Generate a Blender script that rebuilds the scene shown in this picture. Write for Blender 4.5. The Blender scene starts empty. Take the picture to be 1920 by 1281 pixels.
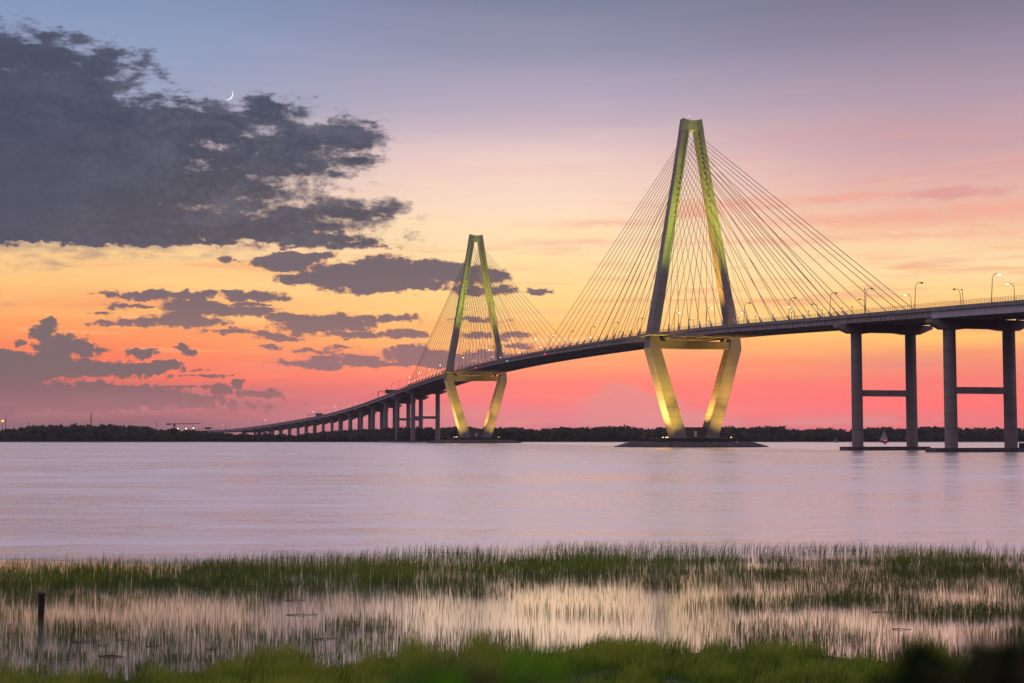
import bpy, bmesh, math, random
import numpy as np
from mathutils import Vector, Matrix, noise as mnoise

random.seed(7)
rng = np.random.default_rng(7)
SC = bpy.context.scene
COL = SC.collection
rad = math.radians

# ------------------------------------------------------------------ camera
FPX, HORIZON, EYE = 2769.5, 818.35, 5.585          # focal length and horizon row in 1920x1281 pixels, eye height
PITCH = math.atan((HORIZON - 640.5) / FPX)
cam = bpy.data.cameras.new('camera')
cam.sensor_width = 36.0
cam.lens = 36.0 * FPX / 1920.0
cam.clip_start, cam.clip_end = 0.1, 30000.0
cam.dof.use_dof = True
cam.dof.focus_distance = 700.0
cam.dof.aperture_fstop = 3.2
co = bpy.data.objects.new('camera', cam)
COL.objects.link(co)
co.location = (0, 0, EYE)
co.rotation_euler = (math.pi / 2 + PITCH, 0, 0)
SC.camera = co
SC.view_settings.view_transform = 'Standard'
SC.view_settings.look = 'None'
SC.view_settings.exposure = 0.0
SC.view_settings.gamma = 1.0
SC.render.film_transparent = False
try:
    SC.cycles.use_denoising = True
    SC.cycles.max_bounces = 8
    SC.cycles.caustics_reflective = False
    SC.cycles.caustics_refractive = False
    SC.cycles.sample_clamp_indirect = 4.0
    SC.cycles.sample_clamp_direct = 12.0
    SC.cycles.volume_bounces = 0
except Exception:
    pass


def px_dir(px, py):
    u = 640.5 - py
    return Vector((px - 960.0, FPX * math.cos(PITCH) - u * math.sin(PITCH), FPX * math.sin(PITCH) + u * math.cos(PITCH)))


def ang(px, py):
    """azimuth / elevation of a sky direction"""
    v = px_dir(px, py).normalized()
    return math.atan2(v.x, v.y), math.asin(v.z)


def on_plane(px, py, z=0.0):
    v = px_dir(px, py)
    k = (z - EYE) / v.z
    return v.x * k, v.y * k


def at(px, py, Y):
    v = px_dir(px, py)
    k = Y / v.y
    return Vector((v.x * k, Y, EYE + v.z * k))


def lin(c):
    return tuple(((x / 255.0) / 12.92 if x <= 10.3 else (((x / 255.0) + 0.055) / 1.055) ** 2.4) for x in c)


# ------------------------------------------------------------------ sky (dusk after sunset, broken cloud deck)
world = bpy.data.worlds.new('World')
SC.world = world
world.use_nodes = True
WT = world.node_tree
for n in list(WT.nodes):
    WT.nodes.remove(n)


class NT:
    def __init__(s, t):
        s.t = t

    def new(s, typ, **kw):
        n = s.t.nodes.new(typ)
        for k, v in kw.items():
            setattr(n, k, v)
        return n

    def put(s, sock, v):
        if isinstance(v, bpy.types.NodeSocket):
            s.t.links.new(v, sock)
        elif v is not None:
            if getattr(sock, 'type', '') == 'RGBA' and len(v) == 3:
                v = (*v, 1)
            sock.default_value = v

    def m(s, op, a, b=None, c=None, clamp=False):
        n = s.new('ShaderNodeMath', operation=op)
        n.use_clamp = clamp
        s.put(n.inputs[0], a)
        s.put(n.inputs[1], b)
        s.put(n.inputs[2], c)
        return n.outputs[0]

    def vm(s, op, a, b=None, c=None):
        n = s.new('ShaderNodeVectorMath', operation=op)
        s.put(n.inputs[0], a)
        s.put(n.inputs[1], b)
        s.put(n.inputs[2], c)
        return n.outputs['Value'] if op in ('LENGTH', 'DOT_PRODUCT', 'DISTANCE') else n.outputs['Vector']

    def mix(s, f, a, b, blend='MIX'):
        n = s.new('ShaderNodeMix', data_type='RGBA', blend_type=blend)
        s.put(n.inputs['Factor'], f)
        s.put(n.inputs[6], a)
        s.put(n.inputs[7], b)
        return n.outputs[2]

    def sstep(s, v, a, b, to0=0.0, to1=1.0):
        n = s.new('ShaderNodeMapRange', interpolation_type='SMOOTHSTEP')
        s.put(n.inputs[0], v)
        s.put(n.inputs[1], a)
        s.put(n.inputs[2], b)
        s.put(n.inputs[3], to0)
        s.put(n.inputs[4], to1)
        return n.outputs[0]

    def comb(s, x, y, z=0.0):
        n = s.new('ShaderNodeCombineXYZ')
        s.put(n.inputs[0], x)
        s.put(n.inputs[1], y)
        s.put(n.inputs[2], z)
        return n.outputs[0]

    def noise(s, vec, scale, detail=4, rough=0.55, color=False, dist=0.0):
        n = s.new('ShaderNodeTexNoise')
        s.put(n.inputs['Vector'], vec)
        n.inputs['Scale'].default_value = scale
        n.inputs['Detail'].default_value = detail
        n.inputs['Roughness'].default_value = rough
        n.inputs['Distortion'].default_value = dist
        return n.outputs['Color' if color else 'Fac']

    def ramp(s, f, stops, interp='LINEAR'):
        n = s.new('ShaderNodeValToRGB')
        cr = n.color_ramp
        cr.interpolation = interp
        while len(cr.elements) > 1:
            cr.elements.remove(cr.elements[-1])
        for i, (p, c) in enumerate(stops):
            e = cr.elements[0] if i == 0 else cr.elements.new(p)
            e.position = p
            e.color = (*c, 1) if len(c) == 3 else c
        s.put(n.inputs[0], f)
        return n.outputs[0]


W = NT(WT)
tc = W.new('ShaderNodeTexCoord')
sep = W.new('ShaderNodeSeparateXYZ')
WT.links.new(tc.outputs['Generated'], sep.inputs[0])
DX, DY, DZ = sep.outputs
AZ = W.m('ARCTAN2', DX, DY)
EL = W.m('ARCSINE', DZ)
# slow horizontal streaks bend the bands of colour
pst = W.comb(W.m('MULTIPLY', AZ, 3.0), W.m('MULTIPLY', EL, 30.0), 0.0)
st1 = W.noise(pst, 1.0, 5, 0.6)
st2 = W.noise(W.vm('ADD', pst, (13.7, 4.1, 2.0)), 2.3, 5, 0.62)
ELs = W.m('MULTIPLY_ADD', W.m('SUBTRACT', st1, 0.5), 0.030, EL)
T = W.m('SQRT', W.m('DIVIDE', W.m('MAXIMUM', ELs, 0.0), math.pi / 2))


def tpos(py):
    e = max(ang(960, py)[1], 0.0)
    return math.sqrt(e / (math.pi / 2))


HIGH = [(0.50, (152, 138, 160)), (0.60, (202, 184, 203)), (1.0, (236, 220, 238))]  # overhead sky brightened past dusk level, added fill for grass, river and bridge


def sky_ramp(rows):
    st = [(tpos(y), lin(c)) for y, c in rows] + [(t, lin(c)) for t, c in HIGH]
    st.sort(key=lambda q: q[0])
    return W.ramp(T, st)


RL = sky_ramp([(815, (128, 100, 112)), (780, (142, 101, 110)), (735, (176, 104, 106)), (705, (246, 108, 86)), (655, (252, 128, 82)),
               (600, (253, 164, 94)), (540, (254, 196, 122)), (480, (254, 207, 145)), (420, (246, 205, 165)), (330, (205, 185, 190)),
               (220, (158, 164, 192)), (120, (140, 156, 190)), (0, (120, 142, 182))])
RC = sky_ramp([(815, (205, 122, 134)), (785, (222, 128, 136)), (755, (240, 118, 124)), (720, (252, 122, 112)), (680, (254, 150, 108)),
               (630, (255, 188, 108)), (570, (255, 210, 132)), (500, (255, 222, 158)), (440, (254, 222, 180)), (380, (252, 218, 192)),
               (300, (234, 201, 196)), (200, (184, 168, 186)), (100, (148, 146, 172)), (0, (119, 124, 152))])
RR = sky_ramp([(815, (218, 118, 126)), (790, (238, 116, 120)), (755, (252, 112, 112)), (715, (244, 116, 110)), (680, (246, 146, 104)),
               (640, (255, 196, 106)), (580, (255, 208, 126)), (520, (255, 222, 168)), (470, (250, 208, 166)), (420, (240, 184, 160)),
               (350, (220, 170, 166)), (270, (196, 158, 168)), (190, (170, 148, 166)), (90, (138, 127, 149)), (0, (117, 111, 134))])
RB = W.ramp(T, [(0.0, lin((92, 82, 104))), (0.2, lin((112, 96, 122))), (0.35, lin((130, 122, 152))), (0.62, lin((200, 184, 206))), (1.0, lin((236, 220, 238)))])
azL, azC, azR = ang(120, 600)[0], ang(1000, 600)[0], ang(1800, 600)[0]
base = W.mix(W.sstep(AZ, azL, azC), RL, RC)
base = W.mix(W.sstep(AZ, azC, azR), base, RR)
# thin pink and grey veils
bandm = W.m('MULTIPLY', W.sstep(EL, ang(960, 760)[1], ang(960, 640)[1]), W.sstep(EL, ang(960, 200)[1], ang(960, 430)[1]))
veil = W.sstep(st2, 0.53, 0.72)
base = W.mix(W.m('MULTIPLY', W.m('MULTIPLY', veil, bandm), W.sstep(AZ, ang(850, 0)[0], ang(1650, 0)[0], 0.22, 0.70)), base, lin((236, 142, 126)))
fine = W.noise(W.vm('ADD', pst, (3.1, 9.1, 5.0)), 6.0, 4, 0.6)
base = W.mix(W.m('MULTIPLY', W.sstep(fine, 0.50, 0.72), W.sstep(EL, ang(960, 420)[1], ang(960, 150)[1], 0.30, 0.05)), base, lin((255, 226, 180)), 'SOFT_LIGHT')
pst2 = W.comb(W.m('MULTIPLY', AZ, 5.0), W.m('MULTIPLY', EL, 85.0), 3.0)
st4 = W.noise(pst2, 1.0, 5, 0.62)
mid_m = W.m('MULTIPLY', W.sstep(EL, ang(960, 720)[1], ang(960, 640)[1]), W.sstep(EL, ang(960, 400)[1], ang(960, 470)[1]))
base = W.mix(W.m('MULTIPLY', W.m('MULTIPLY', W.sstep(st4, 0.52, 0.70), mid_m), 0.54), base, lin((244, 148, 100)))
base = W.mix(W.m('MULTIPLY', W.m('MULTIPLY', W.sstep(st4, 0.48, 0.32), mid_m), 0.35), base, lin((255, 222, 150)))
lowv = W.m('MULTIPLY', W.sstep(EL, ang(960, 815)[1], ang(960, 770)[1]), W.sstep(EL, ang(960, 650)[1], ang(960, 700)[1]))
st3 = W.noise(W.vm('ADD', pst, (31.0, 17.0, 1.0)), 1.3, 4, 0.55)
base = W.mix(W.m('MULTIPLY', W.m('MULTIPLY', W.sstep(st3, 0.50, 0.68), lowv), 0.45), base, lin((206, 136, 138)))
# sky behind the viewer: dim low down, brightened overhead as added fill light
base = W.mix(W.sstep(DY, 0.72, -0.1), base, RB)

# --- clouds: soft ellipses (row units of the sky map) broken up by fractal noise
cp0 = W.comb(W.m('MULTIPLY', AZ, FPX), W.m('MULTIPLY', EL, FPX), 0.0)
wv = W.noise(W.vm('MULTIPLY', cp0, (0.012, 0.030, 0.0)), 1.0, 6, 0.62, True)
wv2 = W.noise(W.vm('MULTIPLY', cp0, (0.050, 0.085, 0.0)), 1.0, 4, 0.6, True)
wv = W.vm('SUBTRACT', wv, (0.5, 0.5, 0.5))
wv2 = W.vm('SUBTRACT', wv2, (0.5, 0.5, 0.5))
CP = W.vm('MULTIPLY_ADD', wv, (72.0, 30.0, 0.0), cp0)
CP = W.vm('MULTIPLY_ADD', wv2, (22.0, 13.0, 0.0), CP)


def blobs(lst, P, sm=0.4):
    acc = None
    for cx, cy, rx, ry in lst:
        a, e = ang(cx, cy)
        q = W.vm('MULTIPLY_ADD', P, (1.0 / rx, 1.0 / ry, 0.0), (-a * FPX / rx, -e * FPX / ry, 0.0))
        d = W.vm('LENGTH', q)
        k = ry ** 0.6
        t = W.m('MULTIPLY_ADD', d, -k, k)
        acc = t if acc is None else W.m('SMOOTH_MAX', acc, t, sm)
    return acc


BIG = [(20, 94, 64, 38), (70, 112, 95, 46), (205, 103, 38, 15), (256, 118, 20, 9), (175, 135, 75, 26), (40, 185, 210, 72), (100, 255, 310, 92), (250, 245, 175, 54),
       (330, 218, 125, 32), (420, 228, 64, 32), (500, 216, 62, 24), (540, 264, 115, 32), (640, 257, 78, 30), (665, 300, 26, 9), (480, 302, 135, 28), (565, 319, 82, 13),
       (200, 345, 335, 62), (430, 342, 95, 22), (120, 405, 350, 60), (330, 418, 210, 34), (470, 424, 180, 27), (575, 446, 120, 15), (640, 396, 80, 18), (700, 396, 48, 11),
       (560, 402, 90, 17), (300, 450, 95, 14), (-220, 250, 320, 190), (-1500, 300, 1100, 170)]
MID = [(535, 490, 62, 14), (540, 479, 25, 10), (590, 481, 32, 6), (530, 504, 36, 8), (430, 490, 22, 6), (610, 462, 110, 4),
       (560, 523, 45, 10), (640, 515, 90, 20), (715, 503, 66, 25), (800, 511, 90, 23), (880, 515, 75, 18), (690, 541, 40, 9), (700, 525, 130, 21), (770, 535, 90, 11), (905, 546, 60, 9), (1012, 545, 26, 5),
       (205, 553, 20, 4), (260, 555, 42, 6), (302, 552, 25, 9), (350, 556, 42, 7), (400, 553, 22, 4), (435, 550, 22, 5), (480, 556, 54, 8),
       (260, 575, 60, 5), (370, 577, 75, 16), (350, 600, 72, 13), (280, 602, 60, 8), (215, 604, 40, 4), (440, 585, 70, 10), (490, 580, 32, 4), (470, 571, 46, 4), (190, 588, 18, 3),
       (560, 598, 60, 10), (590, 612, 70, 14), (620, 606, 90, 15), (700, 600, 82, 7), (750, 598, 36, 6), (440, 622, 62, 5), (490, 627, 32, 6), (520, 632, 45, 6), (650, 628, 60, 6), (770, 628, 42, 8),
       (730, 627, 24, 4), (505, 654, 18, 4), (600, 660, 32, 4), (640, 655, 28, 4), (560, 680, 52, 6), (600, 683, 52, 7), (640, 672, 62, 5), (700, 681, 95, 8), (780, 664, 60, 14), (810, 680, 110, 9),
       (930, 628, 60, 8), (900, 600, 42, 4), (890, 668, 70, 9), (960, 650, 40, 4)]
LOW = [(91, 608, 14, 12), (82, 623, 23, 12), (118, 648, 52, 22), (155, 656, 26, 15), (182, 658, 20, 8), (38, 640, 9, 4), (30, 668, 40, 10), (60, 672, 30, 9),
       (40, 688, 150, 26), (180, 693, 130, 15), (270, 689, 66, 9), (312, 681, 26, 8), (272, 661, 27, 10), (342, 650, 13, 7), (359, 661, 15, 7), (-60, 700, 170, 45),
       (50, 740, 240, 22), (200, 728, 30, 10), (245, 735, 60, 15), (300, 742, 70, 12), (370, 749, 60, 7), (60, 757, 420, 13), (375, 705, 46, 3), (368, 694, 14, 2),
       (350, 726, 60, 3), (415, 733, 20, 11), (447, 722, 11, 9), (470, 739, 24, 6), (510, 738, 20, 9)]
SALMON = [(1680, 408, 260, 11), (1850, 396, 130, 13), (1480, 452, 240, 6), (1360, 380, 130, 9), (1560, 372, 120, 6), (1130, 420, 110, 7), (1060, 455, 90, 6), (1750, 440, 160, 5), (1290, 400, 60, 10)]
PALE = [(1180, 762, 105, 26), (1160, 745, 70, 22), (1150, 738, 40, 20), (1240, 790, 160, 20), (1790, 362, 80, 12), (1560, 790, 150, 8)]
tb = blobs(BIG, CP, 1.2)
tm = blobs(MID, CP)
CPl = W.vm('MULTIPLY_ADD', wv2, (14.0, 13.0, 0.0), W.vm('MULTIPLY_ADD', wv, (34.0, 22.0, 0.0), cp0))
tl = blobs(LOW, CPl)
tp = blobs(PALE, CPl)
ts = blobs(SALMON, CP, 1.0)
ed = W.noise(W.vm('MULTIPLY', cp0, (0.016, 0.044, 0.0)), 1.0, 8, 0.60)
ed = W.m('SUBTRACT', ed, 0.5)
vo = W.new('ShaderNodeTexVoronoi', feature='SMOOTH_F1', voronoi_dimensions='2D')   # billowing cumulus edges
W.put(vo.inputs['Vector'], W.vm('MULTIPLY', CPl, (0.055, 0.075, 0.0)))
vo.inputs['Scale'].default_value = 1.0
vo.inputs['Detail'].default_value = 2.0
vo.inputs['Roughness'].default_value = 0.55
vo.inputs['Smoothness'].default_value = 0.3
puff = W.m('SUBTRACT', 0.45, vo.outputs['Distance'])
ab = W.sstep(W.m('MULTIPLY', W.sstep(EL, ang(0, 400)[1], ang(0, 450)[1], 1.0, 2.2), W.m('MULTIPLY_ADD', ed, W.m('MULTIPLY_ADD', W.sstep(EL, ang(0, 330)[1], ang(0, 120)[1]), 16.0, 16.0), W.m('MULTIPLY_ADD', puff, 3.5, W.m('ADD', tb, W.sstep(EL, ang(0, 438)[1], ang(0, 472)[1], 2.6, -3.0))))), -2.6, 4.2)
am = W.sstep(W.m('MULTIPLY_ADD', ed, 7.0, W.m('MULTIPLY_ADD', puff, 1.8, W.m('ADD', tm, 1.0))), -0.8, 1.1)
al = W.sstep(W.m('MULTIPLY_ADD', ed, 7.0, W.m('MULTIPLY_ADD', puff, 2.6, W.m('ADD', tl, 1.1))), -0.7, 1.2)
ap = W.m('MULTIPLY', W.sstep(W.m('MULTIPLY_ADD', ed, 9.0, tp), -1.5, 2.2), 0.6)
tex = W.noise(W.vm('MULTIPLY', cp0, (0.008, 0.02, 0.0)), 1.0, 6, 0.6)
cb = W.ramp(W.m('MULTIPLY_ADD', W.m('SUBTRACT', tex, 0.5), 0.5, W.sstep(EL, ang(0, 470)[1], ang(0, 60)[1])),
            [(0.0, lin((94, 82, 94))), (0.22, lin((82, 78, 92))), (0.45, lin((72, 74, 93))), (0.7, lin((64, 72, 95))), (1.0, lin((78, 90, 114)))])
cm = W.ramp(W.sstep(EL, ang(0, 700)[1], ang(0, 480)[1]), [(0.0, lin((144, 103, 110))), (0.5, lin((126, 99, 104))), (1.0, lin((103, 90, 102)))])
clo = W.ramp(W.sstep(EL, ang(0, 790)[1], ang(0, 600)[1]), [(0.0, lin((134, 98, 107))), (0.3, lin((112, 92, 99))), (0.7, lin((110, 91, 98))), (1.0, lin((108, 92, 100)))])
sky = W.mix(W.m('MULTIPLY', W.sstep(W.m('MULTIPLY_ADD', ed, 9.0, ts), -2.8, 3.8), 0.50), base, lin((242, 160, 138)))
sky = W.mix(ap, sky, lin((214, 142, 142)))
lum = W.m('MULTIPLY_ADD', puff, 0.5, W.m('MULTIPLY_ADD', W.m('SUBTRACT', tex, 0.5), 2.4, 0.36), True)
cb = W.mix(0.55, cb, W.mix(lum, lin((46, 50, 72)), lin((112, 106, 122))), 'MIX')
cb = W.mix(W.m('MULTIPLY', W.sstep(AZ, ang(500, 0)[0], ang(20, 0)[0]), 0.62), cb, lin((56, 63, 90)))
rim = W.m('MULTIPLY', W.m('MULTIPLY', am, W.m('SUBTRACT', 1.0, am)), 2.2, None, True)
cm = W.mix(rim, cm, lin((214, 122, 92)))
clo = W.mix(W.m('MULTIPLY', W.sstep(puff, 0.0, 0.3), 0.35), clo, lin((100, 88, 98)))
al = W.m('MULTIPLY', al, W.sstep(EL, ang(0, 790)[1], ang(0, 690)[1], 0.55, 1.0))
sky = W.mix(al, sky, clo)
sky = W.mix(am, sky, cm)
thin = W.m('MULTIPLY', W.sstep(W.m('MULTIPLY_ADD', ed, 26.0, tb), -5.5, 4.0), 0.55)
sky = W.mix(thin, sky, W.mix(0.45, cb, lin((150, 128, 140))))
sky = W.mix(ab, sky, cb)
bg = W.new('ShaderNodeBackground')
W.put(bg.inputs['Color'], sky)
W.put(bg.inputs['Strength'], W.sstep(EL, rad(7.0), rad(0.8), 1.02, 1.13))
# a faint physical dusk sky on top
nis = W.new('ShaderNodeTexSky')
nis.sky_type = 'NISHITA'
nis.sun_disc = False
nis.sun_elevation = rad(-1.5)
nis.sun_rotation = rad(4.0)
bg2 = W.new('ShaderNodeBackground')
W.put(bg2.inputs['Color'], nis.outputs[0])
bg2.inputs['Strength'].default_value = 0.05
addn = W.new('ShaderNodeAddShader')
wo = W.new('ShaderNodeOutputWorld')
WT.links.new(bg.outputs[0], addn.inputs[0])
WT.links.new(bg2.outputs[0], addn.inputs[1])
WT.links.new(addn.outputs[0], wo.inputs[0])


# ------------------------------------------------------------------ materials
def material(name):
    mt = bpy.data.materials.new(name)
    mt.use_nodes = True
    t = mt.node_tree
    b = t.nodes.get('Principled BSDF')
    return mt, NT(t), b


def mottled(name, c1, c2, scale=0.6, rough=0.8, metal=0.0, lines=None, spec=0.3, detail=6):
    mt, n, b = material(name)
    g = n.new('ShaderNodeNewGeometry')
    f = n.noise(g.outputs['Position'], scale, detail, 0.6)
    f2 = n.noise(n.vm('MULTIPLY', g.outputs['Position'], (1.0, 1.0, 0.12)), scale * 2.2, 4, 0.6)
    f = n.m('MULTIPLY_ADD', f2, 0.5, n.m('MULTIPLY', f, 0.5))
    c = n.mix(n.sstep(f, 0.36, 0.64), c1, c2)
    if lines:
        s2 = n.new('ShaderNodeSeparateXYZ')
        n.put(s2.inputs[0], g.outputs['Position'])
        fr = n.m('FRACT', n.m('DIVIDE', s2.outputs[2], lines))
        ln = n.m('LESS_THAN', n.m('ABSOLUTE', n.m('SUBTRACT', fr, 0.5)), 0.03)
        lift = n.m('FLOOR', n.m('ADD', n.m('DIVIDE', s2.outputs[2], lines), 0.5))
        wn = n.new('ShaderNodeTexWhiteNoise', noise_dimensions='1D')
        n.put(wn.inputs['W'], lift)
        c = n.mix(n.m('MULTIPLY', wn.outputs[0], 0.12), c, tuple(x * 0.7 for x in c1))
        c = n.mix(n.m('MULTIPLY', ln, 0.5), c, tuple(x * 0.4 for x in c1))
    n.put(b.inputs['Base Color'], c)
    b.inputs['Roughness'].default_value = rough
    b.inputs['Metallic'].default_value = metal
    b.inputs['Specular IOR Level'].default_value = spec
    return mt


def glow(name, c, strength):
    mt, n, b = material(name)
    b.inputs['Base Color'].default_value = (0.02, 0.02, 0.02, 1)
    b.inputs['Emission Color'].default_value = (*c, 1)
    b.inputs['Emission Strength'].default_value = strength
    try:
        mt.cycles.emission_sampling = 'NONE'
    except Exception:
        pass
    return mt


M = {}
M['concrete'] = mottled('tower concrete', (0.20, 0.185, 0.165), (0.27, 0.25, 0.225), 0.12, 0.85, lines=4.6)
M['pier'] = mottled('pier concrete', (0.23, 0.19, 0.175), (0.30, 0.25, 0.23), 0.10, 0.9, lines=5.5)
M['footing'] = mottled('wet footing concrete', (0.07, 0.065, 0.06), (0.13, 0.12, 0.115), 0.3, 0.85)
M['slab'] = mottled('deck concrete', (0.20, 0.185, 0.18), (0.28, 0.26, 0.25), 0.2, 0.85)
M['asphalt'] = mottled('asphalt', (0.04, 0.04, 0.042), (0.065, 0.065, 0.066), 1.0, 0.9)
M['girder'] = mottled('weathered girder steel', (0.26, 0.22, 0.22), (0.36, 0.31, 0.31), 0.15, 0.6)
M['pale_girder'] = mottled('pale painted girder steel', (0.40, 0.39, 0.44), (0.48, 0.46, 0.51), 0.1, 0.55)
M['fence'] = mottled('fence steel', (0.20, 0.11, 0.07), (0.28, 0.16, 0.10), 0.5, 0.5, 0.3)
M['cable'] = mottled('stay pipe', (0.14, 0.11, 0.10), (0.19, 0.155, 0.14), 0.3, 0.5)
M['socket'] = mottled('anchor pipe', (0.34, 0.33, 0.36), (0.42, 0.41, 0.44), 0.5, 0.5)
M['lamp_pole'] = mottled('lamp pole steel', (0.10, 0.085, 0.075), (0.15, 0.13, 0.12), 1.0, 0.5, 0.4)
M['lamp_on'] = glow('lit lamp glass', (1.0, 0.93, 0.62), 4.5)
M['lamp_warm'] = glow('warm lamp glass', (1.0, 0.70, 0.34), 1.8)
M['lamp_off'] = mottled('unlit lamp glass', (0.30, 0.28, 0.25), (0.36, 0.34, 0.30), 1.0, 0.3)
M['red'] = glow('red lamp', (1.0, 0.03, 0.05), 2.2)
M['green'] = glow('green lamp', (0.10, 0.75, 0.5), 1.3)
M['door'] = mottled('pale door paint', (0.62, 0.55, 0.45), (0.70, 0.62, 0.50), 1.0, 0.6)
M['sign'] = mottled('green sign sheet', (0.02, 0.10, 0.06), (0.03, 0.13, 0.075), 1.0, 0.5)
M['sign_dark'] = mottled('dark sign housing', (0.05, 0.055, 0.035), (0.08, 0.085, 0.05), 1.0, 0.5)
M['steel'] = mottled('dark mast steel', (0.06, 0.05, 0.055), (0.09, 0.08, 0.08), 1.0, 0.6, 0.3)
M['rock'] = mottled('dark riprap rock', (0.05, 0.045, 0.05), (0.13, 0.115, 0.12), 0.5, 0.9)
M['buoy'] = mottled('red buoy paint', (0.40, 0.015, 0.03), (0.50, 0.03, 0.05), 2.0, 0.5)
M['sail'] = mottled('grey sailcloth', (0.34, 0.33, 0.34), (0.42, 0.40, 0.41), 1.0, 0.8)
M['hull'] = mottled('dark hull', (0.05, 0.04, 0.05), (0.08, 0.07, 0.08), 1.0, 0.5)
M['wood'] = mottled('old black timber', (0.010, 0.009, 0.010), (0.035, 0.030, 0.030), 9.0, 0.9)
M['bark'] = mottled('branch bark', (0.05, 0.035, 0.02), (0.08, 0.055, 0.035), 12.0, 0.9)

mt, n, b = material('moonlit surface')
b.inputs['Base Color'].default_value = (0, 0, 0, 1)
b.inputs['Specular IOR Level'].default_value = 0.0
b.inputs['Emission Color'].default_value = (1.0, 0.90, 0.80, 1)
b.inputs['Emission Strength'].default_value = 1.15
M['moon'] = mt


def leafy(name, c1, c2, scale, tip=None, thin=0.42):
    mt, n, b = material(name)
    g = n.new('ShaderNodeNewGeometry')
    f = n.noise(g.outputs['Position'], scale, 3, 0.6)
    at_ = n.new('ShaderNodeAttribute', attribute_name='rand')
    f = n.m('MULTIPLY_ADD', at_.outputs['Fac'], 0.7, n.m('MULTIPLY', f, 0.3))
    c = n.mix(n.sstep(f, 0.25, 0.75), c1, c2)
    if tip:
        a2 = n.new('ShaderNodeAttribute', attribute_name='seed')
        c = n.mix(n.sstep(a2.outputs['Fac'], 0.35, 0.85), c, tip)
    n.put(b.inputs['Base Color'], c)
    b.inputs['Roughness'].default_value = 0.7
    b.inputs['Specular IOR Level'].default_value = 0.15
    # thin leaves let some light through
    tr = n.new('ShaderNodeBsdfTranslucent')
    n.put(tr.inputs['Color'], c)
    mx = n.new('ShaderNodeMixShader')
    mx.inputs[0].default_value = thin
    n.t.links.new(b.outputs[0], mx.inputs[1])
    n.t.links.new(tr.outputs[0], mx.inputs[2])
    out = [q for q in n.t.nodes if q.type == 'OUTPUT_MATERIAL'][0]
    n.t.links.new(mx.outputs[0], out.inputs[0])
    return mt


M['woods'] = leafy('far foliage', (0.045, 0.055, 0.035), (0.090, 0.100, 0.060), 0.10)
M['cordgrass'] = leafy('cordgrass', (0.060, 0.130, 0.014), (0.180, 0.250, 0.034), 0.5, (0.15, 0.095, 0.070))
M['stems'] = leafy('thin marsh stems', (0.055, 0.095, 0.018), (0.12, 0.165, 0.035), 0.7, (0.08, 0.055, 0.035))
M['bankgrass'] = leafy('bank grass', (0.065, 0.150, 0.010), (0.285, 0.345, 0.046), 0.9, (0.26, 0.17, 0.08))
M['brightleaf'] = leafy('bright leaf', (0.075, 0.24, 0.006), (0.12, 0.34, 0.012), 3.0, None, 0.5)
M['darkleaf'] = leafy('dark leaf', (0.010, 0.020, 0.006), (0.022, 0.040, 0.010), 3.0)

# river: wind-roughened far out, nearly still among the reeds
mt, n, b = material('river water')
g = n.new('ShaderNodeNewGeometry')
P = g.outputs['Position']
s3 = n.new('ShaderNodeSeparateXYZ')
n.put(s3.inputs[0], P)
PX, PY = s3.outputs[0], s3.outputs[1]
wob = n.noise(n.vm('MULTIPLY', P, (0.035, 0.10, 0.0)), 1.0, 4, 0.6)
edge = n.m('MULTIPLY_ADD', n.m('SUBTRACT', wob, 0.5), 18.0, PY)
edge = n.m('MULTIPLY_ADD', PX, 0.06, edge)
calm = n.sstep(edge, 76.0, 62.0)
bandsv = n.noise(n.vm('MULTIPLY', P, (0.010, 0.028, 0.0)), 1.0, 5, 0.65, False, 0.8)
bands2 = n.noise(n.vm('MULTIPLY', P, (0.085, 0.22, 0.0)), 1.0, 6, 0.72, False, 0.8)
rr = n.m('MULTIPLY_ADD', bandsv, 0.44, 0.075)
rr = n.m('MULTIPLY_ADD', n.m('SUBTRACT', bands2, 0.5), 0.42, rr)
rgh = n.new('ShaderNodeMix')
n.put(rgh.inputs[0], calm)
n.put(rgh.inputs[2], rr)
rgh.inputs[3].default_value = 0.16
n.put(b.inputs['Roughness'], rgh.outputs[0])
b.inputs['Base Color'].default_value = (0.045, 0.048, 0.058, 1)
b.inputs['IOR'].default_value = 1.33
b.inputs['Specular IOR Level'].default_value = 0.5
rip = n.noise(n.vm('MULTIPLY', P, (0.5, 2.4, 0.0)), 1.0, 3, 0.5)
swl = n.noise(n.vm('MULTIPLY', P, (0.040, 0.15, 0.0)), 1.0, 5, 0.7)
chop = n.noise(n.vm('MULTIPLY', P, (0.13, 0.36, 0.0)), 1.0, 4, 0.6, False, 0.6)
rip = n.m('MULTIPLY_ADD', chop, n.m('MULTIPLY_ADD', calm, -7.0, 7.0), rip)
rip = n.m('MULTIPLY_ADD', swl, n.m('MULTIPLY_ADD', calm, -30.0, 30.0), rip)
bump = n.new('ShaderNodeBump')
bump.inputs['Distance'].default_value = 0.05
n.put(bump.inputs['Height'], rip)
bs = n.new('ShaderNodeMix')
n.put(bs.inputs[0], calm)
bs.inputs[2].default_value = 0.35
bs.inputs[3].default_value = 0.02
n.put(bump.inputs['Strength'], bs.outputs[0])
n.put(b.inputs['Normal'], bump.outputs[0])
gl = n.new('ShaderNodeBsdfGlossy')          # near-mirror layer added to brighten the water beyond its natural reflection
gl.inputs['Color'].default_value = (1.0, 0.97, 0.98, 1)
n.put(gl.inputs['Roughness'], rgh.outputs[0])
n.put(gl.inputs['Normal'], bump.outputs[0])
mxw = n.new('ShaderNodeMixShader')
mxw.inputs[0].default_value = 0.93
n.t.links.new(b.outputs[0], mxw.inputs[1])
n.t.links.new(gl.outputs[0], mxw.inputs[2])
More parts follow.
